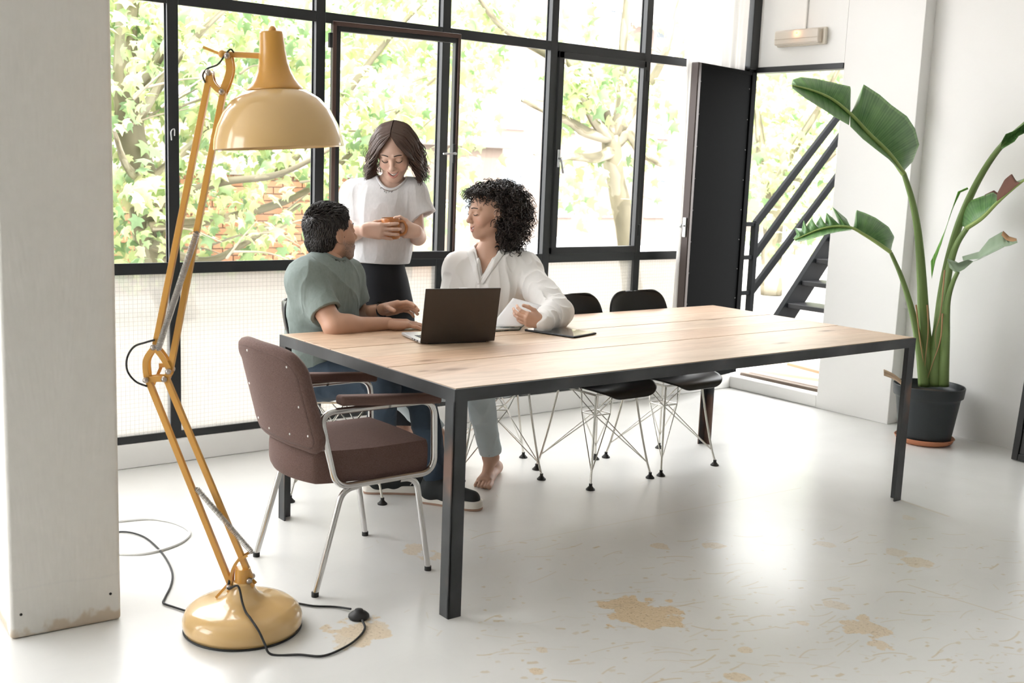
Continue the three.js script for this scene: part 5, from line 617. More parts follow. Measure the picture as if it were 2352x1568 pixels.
// ---------------------------------------------------------------- the man at the table corner
{ const MB = V(0.4, 0, -1.4), J = (x, y, w = 0) => onPlane(x, y, MB, w), p = person('man in a grey green t-shirt and blue jeans, arm on the table, looking up', MB);
  const skin = [0.50, 0.285, 0.19], T = frame(J(743, 690, 0.07), mixv(IR, 0.9, IN, 0.44), UP);
  const rs = J(703, 640, 0.2), ls = J(797, 634, -0.09), re = J(769, 752, 0.31), rw = J(892, 743, 0.17), le = J(824, 726, -0.17), lw = J(879, 711, 0.03), nb = J(748, 612, 0.06);
  const H = frame(J(762, 536, 0.035), mixv(IR, 0.74, IN, -0.62, UP, 0.14), mixv(UP, 1, IR, -0.06));
  const hp = headPrims(H, { jaw: 1.1, s: 1.0 }), neck = [cone(nb.clone().add(V(0, -0.03, 0)), H.p(0, -0.06, -0.03), 0.064, 0.057, { k: 0.03 }), cone(nb, rs, 0.05, 0.045, { k: 0.05 }), cone(nb, ls, 0.05, 0.045, { k: 0.05 })];
  const beard = (x, y, z) => { const [a, b, c] = H.inv(x, y, z); return sstep(-0.03, -0.055, b - 0.25 * Math.max(0, 0.05 - c)) * sstep(-0.02, 0.02, c) * (1 - 0.75 * lipTone(H, 1, 0)(x, y, z)) * (0.75 + 0.5 * noise3(x * 300, y * 300, z * 300)); };
  const headCol = (x, y, z) => { const b = clamp(beard(x, y, z)) * 0.8, l = lipTone(H, 1, 0)(x, y, z), m = 1 + 0.05 * noise3(x * 50, y * 50, z * 50), c = [mixn(skin[0], 0.46, l), mixn(skin[1], 0.18, l), mixn(skin[2], 0.15, l)]; return [mixn(c[0], 0.09, b) * m, mixn(c[1], 0.06, b) * m, mixn(c[2], 0.045, b) * m]; };
  const arms = [cone(rs, re, 0.052, 0.043), cone(re, rw, 0.045, 0.027, { k: 0.02 }), ell(re.clone().lerp(rw, 0.22).add(V(0, 0.006, 0)), 0.05, 0.043, 0.043), cone(ls, le, 0.05, 0.041), cone(le, lw, 0.044, 0.027, { k: 0.02 })];
  const torso = (g) => [ell(T.o, 0.172 + g, 0.2 + g, 0.118 + g, T, { k: 0.06 }), ell(J(735, 790, 0.05), 0.155 + g, 0.17 + g, 0.118 + g, T, { k: 0.08 }), cone(rs, ls, 0.058 + g, 0.058 + g, { k: 0.06 }), ell(J(735, 856, 0.03), 0.168 + g, 0.1 + g, 0.14 + g, T, { k: 0.05 })];
  const inner = [...torso(-0.012), ...neck, ...arms];
  const col = mottled(skin, 0.05, 45), geo = [meshField(field([...hp, ...neck.slice(0, 1)], 0.02), boundsOf(hp, 0.012), 0.003, { color: headCol, offset: MB }), meshField(field(inner, 0.03), boundsOf(inner), 0.0085, { color: col, offset: MB })];
  const rd = mixv(IR, 1, IN, -0.32, UP, -0.03), rn = mixv(UP, -1, IN, -0.1), rl = V().crossVectors(rn, rd).normalize(); // right hand flat, palm down
  geo.push(handMesh(handPrims(rw, rd, V().crossVectors(rd, rl).normalize().multiplyScalar(V().crossVectors(rd, rl).dot(rn) > 0 ? 1 : -1), rl.clone().multiplyScalar(rl.dot(IN) > 0 ? -1 : 1), { curl: [[0.16, 0.22, 0.2], [0.12, 0.22, 0.2], [0.1, 0.24, 0.2], [0.08, 0.26, 0.2]], spread: 0.12, s: 1.04, arm: rw.clone().addScaledVector(rd, -0.05) }), col, MB));
  const ld = mixv(IR, 0.93, IN, 0.2, UP, 0.22), l0 = mixv(IN, 0.8, UP, -0.35, IR, -0.1), ln = mixv(IN, 0.62, UP, -0.75, IR, 0.1), ll = V().crossVectors(ld, ln).normalize(); if (ll.dot(mixv(IN, 1, UP, 0.5)) < 0) ll.negate();
  geo.push(handMesh(handPrims(lw, ld, ln, ll, { curl: [[0.1, 0.42, 0.3], [0.15, 0.5, 0.35], [0.22, 0.5, 0.35], [0.3, 0.5, 0.3]], spread: 0.05, s: 1.0, thumb: [[0.75, 0.45, 0.5], [0.45, 0.6, 0.6], [0.3, 0.7, 0.6]], arm: lw.clone().addScaledVector(ld, -0.05) }), col, MB));
  part(p, 'body', geo, skinMatOf());
  // t-shirt
  const rsd = V().subVectors(re, rs).normalize(), rEnd = rs.clone().addScaledVector(rsd, 0.175), lsd = V().subVectors(le, ls).normalize(), lEnd = ls.clone().addScaledVector(lsd, 0.13);
  const mA = nb.clone().addScaledVector(T.z, 0.014).add(V(0, -0.03, 0)), mB = H.p(0, -0.055, -0.025);
  const shirt = [...torso(0.012), cone(rs, rEnd.clone().addScaledVector(rsd, 0.06), 0.066, 0.07, { k: 0.045, cut: [rEnd, rsd] }), cone(ls, lEnd.clone().addScaledVector(lsd, 0.06), 0.064, 0.066, { k: 0.045, cut: [lEnd, lsd] }), cone(nb.clone().add(V(0, -0.02, 0)), rs, 0.062, 0.06, { k: 0.05 }), cone(nb.clone().add(V(0, -0.02, 0)), ls, 0.06, 0.058, { k: 0.05 }),
    cone(rEnd.clone().addScaledVector(rsd, -0.04), rEnd.clone().addScaledVector(rsd, 0.08), 0.044, 0.064, { sub: true, k: 0.004 }), cone(lEnd.clone().addScaledVector(lsd, -0.05), lEnd.clone().addScaledVector(lsd, 0.08), 0.05, 0.06, { sub: true, k: 0.004 }), cone(mA, mB, 0.07, 0.066, { sub: true, k: 0.004, cut: [mA, V().subVectors(mA, mB).normalize()] })];
  const green = phys(lin(1, 1, 1), 0.9, { vertexColors: true, sheen: 0.3, sheenRoughness: 0.6, bumpMap: weaveFine, bumpScale: 0.0003 });
  const sh = dressed(p, 't_shirt', shirt, 0.03, 0.006, green, MB, { amp: 0.006, s: [10, 7, 10], seed: 3, color: (x, y, z) => shade3([0.2, 0.24, 0.225], 1 + 0.09 * noise3(x * 260, y * 60, z * 260) + 0.06 * noise3(x * 20, y * 20, z * 20)), label: 'grey green cotton t-shirt' });
  part(sh, 'collar', tube(rimRing(crease(field(shirt.filter((q) => !q.sub), 0.03), 0.006, 10, 7, 10, 3), mA, mB, 0.071, 0.067).map((v) => v.sub(MB).add(V(0, -0.003, 0))), 0.0072, 90, 8, true), std(lin(0.16, 0.195, 0.182), 0.9));
  // jeans, belt line hidden by the shirt
  const rh = J(722, 862, 0.12), lh = J(748, 862, -0.07), rk = J(880, 893, 0.24), lk = J(965, 897, 0.03), ra = J(870, 1075, 0.02), la = J(998, 1083, 0.1);
  const jean = [ell(J(735, 862, 0.03), 0.178, 0.105, 0.15, T, { k: 0.05 }), cone(rh, rk, 0.088, 0.068, { k: 0.05 }), cone(rk, ra, 0.066, 0.052, { k: 0.03 }), cone(lh, lk, 0.086, 0.066, { k: 0.05 }), cone(lk, la, 0.066, 0.056, { k: 0.03 })];
  dressed(p, 'jeans', jean, 0.03, 0.008, phys(lin(1, 1, 1), 0.85, { vertexColors: true, bumpMap: weaveFine, bumpScale: 0.0004 }), MB, { amp: 0.008, s: [8, 8, 8], seed: 8, color: (x, y, z) => { const n = noise3(x * 14, y * 14, z * 14), w = 0.5 + 0.5 * noise3(x * 6 + 3, y * 6, z * 6); return [0.02 + 0.025 * w + 0.005 * n, 0.036 + 0.034 * w + 0.007 * n, 0.058 + 0.042 * w + 0.009 * n]; }, label: 'dark blue denim jeans' });
  // sneakers: canvas upper, white foxing, brown sole
  const canvas = std(lin(0.012, 0.015, 0.016), 0.8, { bumpMap: weaveFine, bumpScale: 0.0004 }), white = std(lin(0.72, 0.69, 0.63), 0.55), gum = std(lin(0.35, 0.22, 0.16), 0.7);
  const shoe = (heel, toe, lift, ank) => { const d = V().subVectors(toe, heel), len = d.length(); d.normalize(); const z = d, F = frame(heel.clone(), z, UP), q = (a, b, c) => F.p(a, b, c), L = 0.285, g = part(p, 'sneaker', meshField(field([cone(q(0, 0.06, 0.05), q(0, 0.052, 0.12), 0.042, 0.042), cone(q(0, 0.052, 0.12), q(0, 0.04, 0.235), 0.043, 0.036), cone(q(0, 0.06, 0.05), ank, 0.044, 0.042, { k: 0.03 }), cone(q(0, 0.045, 0.04), q(0, 0.045, 0.05), 0.04, 0.04)], 0.03), boundsOf([cone(q(0, 0.05, 0), q(0, 0.05, 0.28), 0.07), cone(ank, ank, 0.06)]), 0.005, { offset: MB }), canvas, 'black canvas sneaker');
    const out = (s, off) => { const sp = new THREE.Shape(), pts = [[0, -0.012], [0.028, -0.006], [0.037, 0.03], [0.037, 0.1], [0.046, 0.18], [0.044, 0.235], [0.026, 0.27], [0, 0.28], [-0.026, 0.27], [-0.04, 0.235], [-0.04, 0.18], [-0.034, 0.1], [-0.036, 0.03], [-0.028, -0.006]].map(([a, b]) => new THREE.Vector2(a * s, b)); sp.setFromPoints(new THREE.SplineCurve([...pts, pts[0]]).getPoints(70)); return sp; };
    const slab = (s, y0, y1) => { const e = new THREE.ExtrudeGeometry(out(s), { depth: y1 - y0, bevelEnabled: true, bevelSize: 0.003, bevelThickness: 0.003, bevelSegments: 2 }); e.rotateX(-Math.PI / 2).scale(1, 1, -1); { const ix = e.index; const pp = e.attributes.position; if (!ix) { for (let i = 0; i < pp.count; i += 3) for (const at of Object.values(e.attributes)) { for (let c = 0; c < at.itemSize; c++) { const t = at.array[(i + 1) * at.itemSize + c]; at.array[(i + 1) * at.itemSize + c] = at.array[(i + 2) * at.itemSize + c]; at.array[(i + 2) * at.itemSize + c] = t; } } } e.computeVertexNormals(); } e.translate(0, y0, 0); e.applyMatrix4(new THREE.Matrix4().makeBasis(F.x, F.y, F.z).setPosition(heel.clone().sub(MB))); return e; };
    part(g, 'foxing', slab(1.06, 0.009, 0.034), white, 'white rubber side band'); part(g, 'outsole', slab(1.04, 0.0, 0.009), gum); part(g, 'toe_cap_line', tube([...Array(13).keys()].map((k) => { const a = k / 12 * Math.PI; return q(0.0445 * Math.cos(a), 0.043 + 0.02 * Math.sin(a), 0.19 + 0.02 * Math.sin(a)).sub(MB); }), 0.0022, 24, 5), white);
    for (const s of [1, -1]) for (let k = 0; k < 4; k++) part(g, 'eyelet', new THREE.TorusGeometry(0.0042, 0.0015, 6, 14).applyMatrix4(new THREE.Matrix4().makeBasis(F.z, F.y, F.x).setPosition(q(s * (0.0375 - k * 0.002), 0.064 + k * 0.006 - 0.004, 0.15 - k * 0.022).sub(MB))), white); return g; };
  const f1 = onY(968, 1148, 0.003), t1 = onY(1084, 1166, 0.003), f2 = onY(842, 1128, 0.003), t2 = onY(908, 1130, 0.003); shoe(f1, t1, 0, la); shoe(f1.clone().lerp(f2, 1), t2.clone().add(V(0.05, 0, 0.02)), 0, ra);
  // wristwatch
  const wz = V().subVectors(lw, le).normalize(), wF = frame(lw.clone().addScaledVector(wz, -0.004), wz, UP), ring = []; for (let k = 0; k <= 40; k++) { const a = k / 40 * Math.PI * 2; ring.push(wF.p(Math.cos(a) * 0.031, Math.sin(a) * 0.027, 0).sub(MB)); } const wt = part(p, 'wristwatch', sheet((u, v) => { const a = u * Math.PI * 2; return wF.p(Math.cos(a) * 0.0315, Math.sin(a) * 0.0285, (v - 0.5) * 0.021).sub(MB); }, 40, 3, 0.003), std(lin(0.012, 0.013, 0.014), 0.5), 'black wristwatch'); part(wt, 'watch_case', box(0.03, 0.008, 0.03, 0, 0, 0, 0.003).applyMatrix4(new THREE.Matrix4().makeBasis(wF.x, wF.y, wF.z).setPosition(wF.p(0, 0.0315, 0).sub(MB))), std(lin(0.02, 0.02, 0.02), 0.2));
  // hair: short, dark, swept up
  const hairMat = phys(lin(0.016, 0.012, 0.0105), 0.42, { sheen: 0.3, sheenRoughness: 0.4, sheenColor: new THREE.Color(0.3, 0.25, 0.2) }), capP = [ell(H.p(0, 0.036, -0.022), 0.083, 0.09, 0.099, H), ell(H.p(0, -0.03, -0.06), 0.066, 0.06, 0.055, H, { k: 0.03 })], capF = field(capP, 0.02);
  const cut = (a, b, c) => { const line = 0.062 - 0.0; let d = c - 0.052 - 0.55 * Math.max(0, b - 0.05); d = Math.max(d, (-0.088 + 0.55 * Math.max(0, c + 0.06)) - b); const ear = Math.hypot((c + 0.004) / 0.02, (b + 0.01) / 0.034) - 1; return Math.max(d, Math.abs(a) > 0.06 ? -ear * 0.025 : -1, c > 0.012 && b < 0.02 ? 0.02 * 1 : -1); };
  const hf = (x, y, z) => { const [a, b, c] = H.inv(x, y, z); return Math.max(capF(x, y, z) - 0.003 * noise3(x * 60, y * 60, z * 60), cut(a, b, c)); };
  const tufts = [meshField(hf, boundsOf(capP, 0.012), 0.004, { offset: MB })], rr = rng(12);
  for (let i = 0; i < 4200; i++) { const low = i % 3 === 0, a = rr() * Math.PI * 2, b = low ? Math.acos(0.3 - rr() * 1.2) : Math.acos(1 - rr() * 1.6), dir = V(Math.sin(b) * Math.cos(a), Math.cos(b), Math.sin(b) * Math.sin(a)), q = low ? [dir.x * 0.066, -0.03 + dir.y * 0.06, -0.06 + dir.z * 0.055] : [dir.x * 0.083, 0.036 + dir.y * 0.09, -0.022 + dir.z * 0.099]; if (cut(...q) > -0.001) continue; const o = H.p(...q); { const od = mixv(H.x, dir.x, H.y, dir.y, H.z, dir.z); for (let it = 0; it < 4; it++) o.addScaledVector(od, -capF(o.x, o.y, o.z)); }
    const top = low ? 0 : sstep(0.03, 0.115, q[1]), out = mixv(H.x, dir.x, H.y, dir.y, H.z, dir.z), flow = mixv(H.y, mixn(-0.9, 0.35, top), H.z, mixn(-0.4, 0.75, top), H.x, (rr() - 0.5) * (0.4 + 0.9 * top)), L = (0.012 + 0.02 * top) * (0.7 + rr() * 0.6); flow.addScaledVector(out, -flow.dot(out) * 0.8).normalize();
    const m = o.clone().addScaledVector(out, 0.003 + 0.008 * top).addScaledVector(flow, L * 0.5), e = o.clone().addScaledVector(out, 0.001 + 0.009 * top * rr()).addScaledVector(flow, L); tufts.push(strand([o.addScaledVector(out, -0.002).sub(MB), m.sub(MB), e.sub(MB)], 0.0026, 0.0007, 4, 4)); }
  part(p, 'hair', tufts, hairMat, 'short dark wavy hair');
  for (const s of [1, -1]) { part(p, 'eyebrow', tube([H.p(s * 0.013, 0.025, 0.0965), H.p(s * 0.032, 0.03, 0.09), H.p(s * 0.048, 0.024, 0.076)].map((v) => v.sub(MB)), 0.0032, 10, 6), hairMat); part(p, 'eyelashes', tube([H.p(s * 0.018, -0.002, 0.0875), H.p(s * 0.032, -0.005, 0.091), H.p(s * 0.045, -0.002, 0.084)].map((v) => v.sub(MB)), 0.0014, 10, 5), hairMat); }
}
// ---------------------------------------------------------------- the woman standing with a mug
{ const WB = V(0.8, 0, -1.6), J = (x, y, w = 0) => onPlane(x, y, WB, w), p = person('smiling woman with wavy brown hair in grey t-shirt and black skirt, standing', WB);
  const skin = [0.66, 0.44, 0.34], T = frame(J(878, 500, 0.02), mixv(IN, 1, IR, 0.05), mixv(UP, 1, IN, 0.08)), s = 0.97;
  const rs = J(815, 447, 0), ls = J(948, 443, 0.0), re = J(800, 545, 0.06), rw = J(833, 531, 0.25), le = J(960, 545, 0.04), lw = J(958, 531, 0.17), nb = J(893, 428, 0.02);
  const H = frame(J(906, 346, 0.06), mixv(IN, 0.86, UP, -0.52, IR, -0.03), mixv(UP, 1, IR, -0.03)), hp = headPrims(H, { smile: 1, jaw: 0.92, s }), neck = [cone(nb.clone().add(V(0, -0.03, 0)), H.p(0, -0.07, -0.025), 0.05, 0.046, { k: 0.03 }), cone(nb, rs, 0.036, 0.036, { k: 0.04 }), cone(nb, ls, 0.036, 0.036, { k: 0.04 })];
  const lip = lipTone(H, s, 1), headCol = (x, y, z) => { const l = lip(x, y, z), [a, b, c] = H.inv(x, y, z), bl = Math.exp(-(((Math.abs(a) - 0.042) / 0.016) ** 2 + ((b + 0.035) / 0.018) ** 2)) * 0.35 * (c > 0.03 ? 1 : 0), m = 1 + 0.04 * noise3(x * 50, y * 50, z * 50); return [mixn(skin[0], 0.52, l) * m, mixn(mixn(skin[1], 0.3, bl), 0.23, l) * m, mixn(mixn(skin[2], 0.22, bl), 0.19, l) * m]; };
  const arms = [cone(rs, re, 0.04, 0.033), cone(re, rw, 0.034, 0.023, { k: 0.02 }), cone(ls, le, 0.04, 0.033), cone(le, lw, 0.034, 0.023, { k: 0.02 })];
  const torso = (g) => [ell(T.o, 0.135 + g, 0.165 + g, 0.092 + g, T, { k: 0.06 }), ell(J(873, 590, 0.0), 0.118 + g, 0.14 + g, 0.088 + g, T, { k: 0.08 }), cone(rs, ls, 0.043 + g, 0.043 + g, { k: 0.06 })];
  const ra = [J(905, 985, 0), J(900, 1062, 0.0)], la = [J(950, 985, -0.05), J(955, 1055, -0.05)], legs = [cone(J(895, 850, 0), ra[0], 0.055, 0.036), cone(ra[0], ra[1], 0.036, 0.03), cone(J(930, 850, -0.04), la[0], 0.055, 0.036), cone(la[0], la[1], 0.036, 0.03)];
  for (const a of [ra[1], la[1]]) { const b = a.clone().setY(0.03); legs.push(cone(a, b, 0.03, 0.028), cone(b, b.clone().addScaledVector(IN, 0.13).setY(0.024), 0.03, 0.022)); }
  const inner = [...torso(-0.012), ...neck, ...arms, ...legs], col = mottled(skin, 0.04, 45), mug = J(899, 524, 0.235);
  const geo = [meshField(field([...hp, neck[0]], 0.02), boundsOf(hp, 0.012), 0.0028, { color: headCol, offset: WB }), meshField(field(inner, 0.03), boundsOf(inner), 0.0085, { color: col, offset: WB })];
  const hr = J(838, 528, 0.275), rd = mixv(IR, 1, IN, 0.24, UP, -0.02), rn = mixv(IN, -1, IR, 0.1), rl = UP.clone(); geo.push(handMesh(handPrims(hr, rd, rn, rl, { s: 0.92, spread: 0.09, curl: [[0.25, 0.38, 0.45], [0.25, 0.38, 0.45], [0.27, 0.4, 0.45], [0.32, 0.42, 0.45]], thumb: [[0.35, 0.45, 0.85], [0.15, 0.7, 0.75], [0.1, 0.9, 0.4]], arm: rw.clone().addScaledVector(IR, -0.03) }), col, WB));
  const hl = J(958, 531, 0.2), ld = mixv(IR, -0.9, IN, 0.35, UP, 0.05), ln = mixv(IN, -0.75, IR, -0.5), ll = mixv(UP, 1, IR, -0.1); geo.push(handMesh(handPrims(hl, ld, ln, ll, { s: 0.86, spread: 0.02, curl: [[1.0, 1.35, 0.8], [1.05, 1.4, 0.8], [1.1, 1.4, 0.8], [1.15, 1.4, 0.8]], thumb: [[0.75, 0.7, 0.1], [0.45, 0.9, 0.1], [-0.2, 0.95, 0.2]], arm: lw }), col, WB));
  part(p, 'body', geo, skinMatOf());
  const rsd = V().subVectors(re, rs).normalize(), rEnd = rs.clone().addScaledVector(rsd, 0.125), lsd = mixv(V().subVectors(le, ls), 5, IR, 0.35), lEnd = ls.clone().addScaledVector(lsd, 0.115), hem = J(872, 601, 0.0), hemN = mixv(UP, -1, IR, -0.02);
  const holeA = nb.clone().addScaledVector(IN, 0.01).add(V(0, -0.03, 0)), holeB = H.p(0, -0.05, -0.01);
  const shirt = [...torso(0.016), ell(J(873, 560, 0.01), 0.128, 0.16, 0.106, T, { k: 0.06, cut: [hem, hemN] }), cone(rs, rEnd.clone().addScaledVector(rsd, 0.05), 0.056, 0.06, { k: 0.04, cut: [rEnd, rsd] }), cone(ls, lEnd.clone().addScaledVector(lsd, 0.05), 0.055, 0.062, { k: 0.04, cut: [lEnd, lsd] }), cone(nb.clone().add(V(0, -0.022, 0)), rs, 0.05, 0.05, { k: 0.05 }), cone(nb.clone().add(V(0, -0.022, 0)), ls, 0.05, 0.05, { k: 0.05 }),
    cone(rEnd.clone().addScaledVector(rsd, -0.05), rEnd.clone().addScaledVector(rsd, 0.08), 0.044, 0.055, { sub: true, k: 0.004 }), cone(lEnd.clone().addScaledVector(lsd, -0.05), lEnd.clone().addScaledVector(lsd, 0.08), 0.044, 0.056, { sub: true, k: 0.004 }), cone(holeA, holeB, 0.066, 0.07, { sub: true, k: 0.004, cut: [holeA, V().subVectors(holeA, holeB).normalize()] })];
  const heather = phys(lin(1, 1, 1), 0.92, { vertexColors: true, sheen: 0.25, sheenRoughness: 0.6, bumpMap: weaveFine, bumpScale: 0.0003 });
  const sh = dressed(p, 't_shirt', shirt, 0.03, 0.0055, heather, WB, { amp: 0.0045, s: [11, 4.5, 11], seed: 6, color: (x, y, z) => shade3([0.66, 0.655, 0.665], 1 + 0.06 * noise3(x * 260, y * 70, z * 260)), label: 'light grey heather t-shirt', post: (f) => (x, y, z) => Math.max(f(x, y, z), (x - hem.x) * hemN.x + (y - hem.y) * hemN.y + (z - hem.z) * hemN.z) });
  part(sh, 'collar', tube(rimRing(crease(field(shirt.filter((q) => !q.sub), 0.03), 0.0045, 11, 4.5, 11, 6), holeA, holeB, 0.067, 0.071).map((v) => v.sub(WB).add(V(0, -0.004, 0))), 0.0072, 90, 8, true), std(lin(0.64, 0.635, 0.645), 0.92));
  // black skirt, straight and long
  const sk = [[602, 868, 0.118, 0.092], [640, 870, 0.134, 0.108], [700, 878, 0.144, 0.116], [780, 884, 0.14, 0.115], [860, 900, 0.135, 0.11], [930, 918, 0.125, 0.105], [966, 926, 0.118, 0.1]]; part(p, 'skirt', sheet((u, v) => { const f = v * (sk.length - 1), i = Math.min(Math.floor(f), sk.length - 2), k = f - i, a = u * Math.PI * 2, mm = (c) => mixn(sk[i][c], sk[i + 1][c], k), c = J(mm(1), mm(0), 0), w = 1 + 0.03 * Math.sin(a * 7 + v * 3) * v; return c.addScaledVector(IR, Math.cos(a) * mm(2) * w).addScaledVector(IN, -Math.sin(a) * mm(3) * w).sub(WB); }, 56, 30, 0.004), phys(lin(0.006, 0.0075, 0.011), 0.85, { sheen: 0.15 }), 'long black skirt');
  // teeth, brows, lashes
  const tp = (a, b, c) => H.p(a * s, b * s, c * s), hairMat = phys(lin(0.075, 0.042, 0.03), 0.34, { sheen: 0.35, sheenRoughness: 0.35, sheenColor: new THREE.Color(0.5, 0.36, 0.26) }), dark = std(lin(0.02, 0.013, 0.01), 0.6);
  mouthParts(p, H, s, 1, WB);
  for (const q of [1, -1]) { part(p, 'eyebrow', tube([tp(q * 0.013, 0.0255, 0.0985), tp(q * 0.03, 0.029, 0.093), tp(q * 0.048, 0.0235, 0.079)].map((v) => v.sub(WB)), 0.0022, 14, 6), dark); part(p, 'eyelashes', tube([tp(q * 0.0175, -0.005, 0.0885), tp(q * 0.026, -0.009, 0.092), tp(q * 0.037, -0.009, 0.0915), tp(q * 0.0475, -0.003, 0.0845)].map((v) => v.sub(WB)), 0.0017, 16, 5), dark); part(p, 'nostril', tube([tp(q * 0.005, -0.0435, 0.106), tp(q * 0.0085, -0.044, 0.102)].map((v) => v.sub(WB)), 0.0017, 4, 5), std(lin(0.15, 0.06, 0.05), 0.8)); }
  // wavy bob with a centre parting
  const locks = [], rr = rng(33), capP = [ell(tp(0, 0.028, -0.021), 0.079 * s, 0.086 * s, 0.096 * s, H), ell(tp(0, -0.04, -0.05), 0.082 * s, 0.075 * s, 0.06 * s, H, { k: 0.04 })], capF = field(capP, 0.02), keep = (x, y, z) => { const [a, b, c] = H.inv(x, y, z).map((v) => v / s); return Math.max(capF(x, y, z), c - 0.03 - 0.9 * Math.max(0, b - 0.06)); }; locks.push(meshField(keep, boundsOf(capP, 0.012), 0.004, { offset: WB }));
  const path = [[0, 0.0, 0.122, 0], [0.16, 0.054, 0.104, 1], [0.32, 0.088, 0.045, 1], [0.5, 0.1, -0.02, 1], [0.7, 0.112, -0.08, 1], [0.86, 0.116, -0.125, 1], [1, 0.1, -0.165, 1]], front = [[0, 0.002, 0.107, 0.05], [0.14, 0.026, 0.082, 0.083], [0.3, 0.058, 0.042, 0.084], [0.48, 0.083, -0.012, 0.066], [0.68, 0.098, -0.068, 0.052], [0.86, 0.102, -0.118, 0.05], [1, 0.086, -0.155, 0.056]], lerpP = (P, u) => { let i = 0; while (i < P.length - 2 && u > P[i + 1][0]) i++; const k = clamp((u - P[i][0]) / (P[i + 1][0] - P[i][0])); return [1, 2, 3].map((c) => mixn(P[i][c], P[i + 1][c], k)); };
  for (let i = 0; i < 900; i++) { const side = i % 2 ? 1 : -1, t = rr(), lay = rr(), fr = t < 0.34 ? 1 - t / 0.34 : 0, zb = mixn(0.05, -0.115, clamp((t - 0.2) / 0.8)), back = sstep(-0.05, -0.115, zb), pts = [], ph = t * 17 + side * 1.3 + rr() * 1.5, amp = 0.009 + 0.012 * rr(), cut = 0.84 + rr() * 0.16, grow = 1.0 + 0.24 * lay * rr();
    for (let k = 0; k <= 11; k++) { const u = k / 11, B = lerpP(path, u * cut), F = lerpP(front, u * cut); let x = B[0] * (1 - 0.62 * back) * grow, y = B[1] - 5 * Math.pow(Math.min(0, zb + 0.03), 2) * (1 - u) - 4 * Math.pow(Math.max(0, zb - 0.01), 2) * (1 - u), z = zb - 0.02 * back * Math.sin(u * 3.14); const f = sstep(0, 1, fr); x = mixn(x, F[0] * (0.96 + 0.12 * lay), f); y = mixn(y, F[1], f); z = mixn(z, F[2] + 0.008 * lay, f); const w = sstep(0.28, 0.62, u) * amp; x += w * Math.sin(u * 12 + ph) + 0.016 * sstep(0.8, 1, u) * (lay - 0.35); z += w * Math.cos(u * 11 + ph); pts.push(tp(side * (x + 0.0012), y + 0.003 * lay, z).sub(WB)); }
    locks.push(strand(pts, 0.0022 + 0.0024 * rr(), 0.0009, 22, 5, 0.6)); }
  for (let i = 0; i < 60; i++) { const side = i % 2 ? 1 : -1, b = rr(), r0 = 0.1 + rr() * 0.03, y0 = 0.02 - rr() * 0.08, z0 = -0.04 + rr() * 0.07, pts = []; for (let k = 0; k <= 7; k++) { const u = k / 7; pts.push(tp(side * (r0 + 0.02 * Math.sin(u * 5 + b * 6) + 0.022 * u * rr()), y0 - u * 0.12, z0 + 0.014 * Math.cos(u * 7 + b * 9)).sub(WB)); } locks.push(strand(pts, 0.0011, 0.0005, 14, 4)); }
  part(p, 'hair', locks, hairMat, 'shoulder length wavy brown hair with centre parting');
  // mug
  const m = thing('mug', 'glazed terracotta mug held by the standing woman', 'mug', { at: mug.clone().add(V(0, -0.046, 0)) }), clay = phys(lin(0.5, 0.19, 0.06), 0.25, { clearcoat: 0.5, clearcoatRoughness: 0.1 }); part(m, 'cup', lathe([[0, 0], [0.036, 0], [0.0395, 0.004], [0.0405, 0.03], [0.0405, 0.089], [0.0395, 0.0915], [0.0375, 0.089], [0.0372, 0.012], [0, 0.009]], 48), clay); part(m, 'handle', tube([V(0.038, 0.076, 0), V(0.058, 0.074, 0), V(0.068, 0.055, 0), V(0.064, 0.03, 0), V(0.05, 0.018, 0), V(0.038, 0.016, 0)].map((v) => v.applyAxisAngle(UP, -0.66)), 0.0062, 30, 10), clay); part(m, 'coffee', new THREE.CylinderGeometry(0.0368, 0.0368, 0.002, 32).translate(0, 0.07, 0), std(lin(0.03, 0.012, 0.006), 0.1));
  m.rotation.z = 0.06;
}
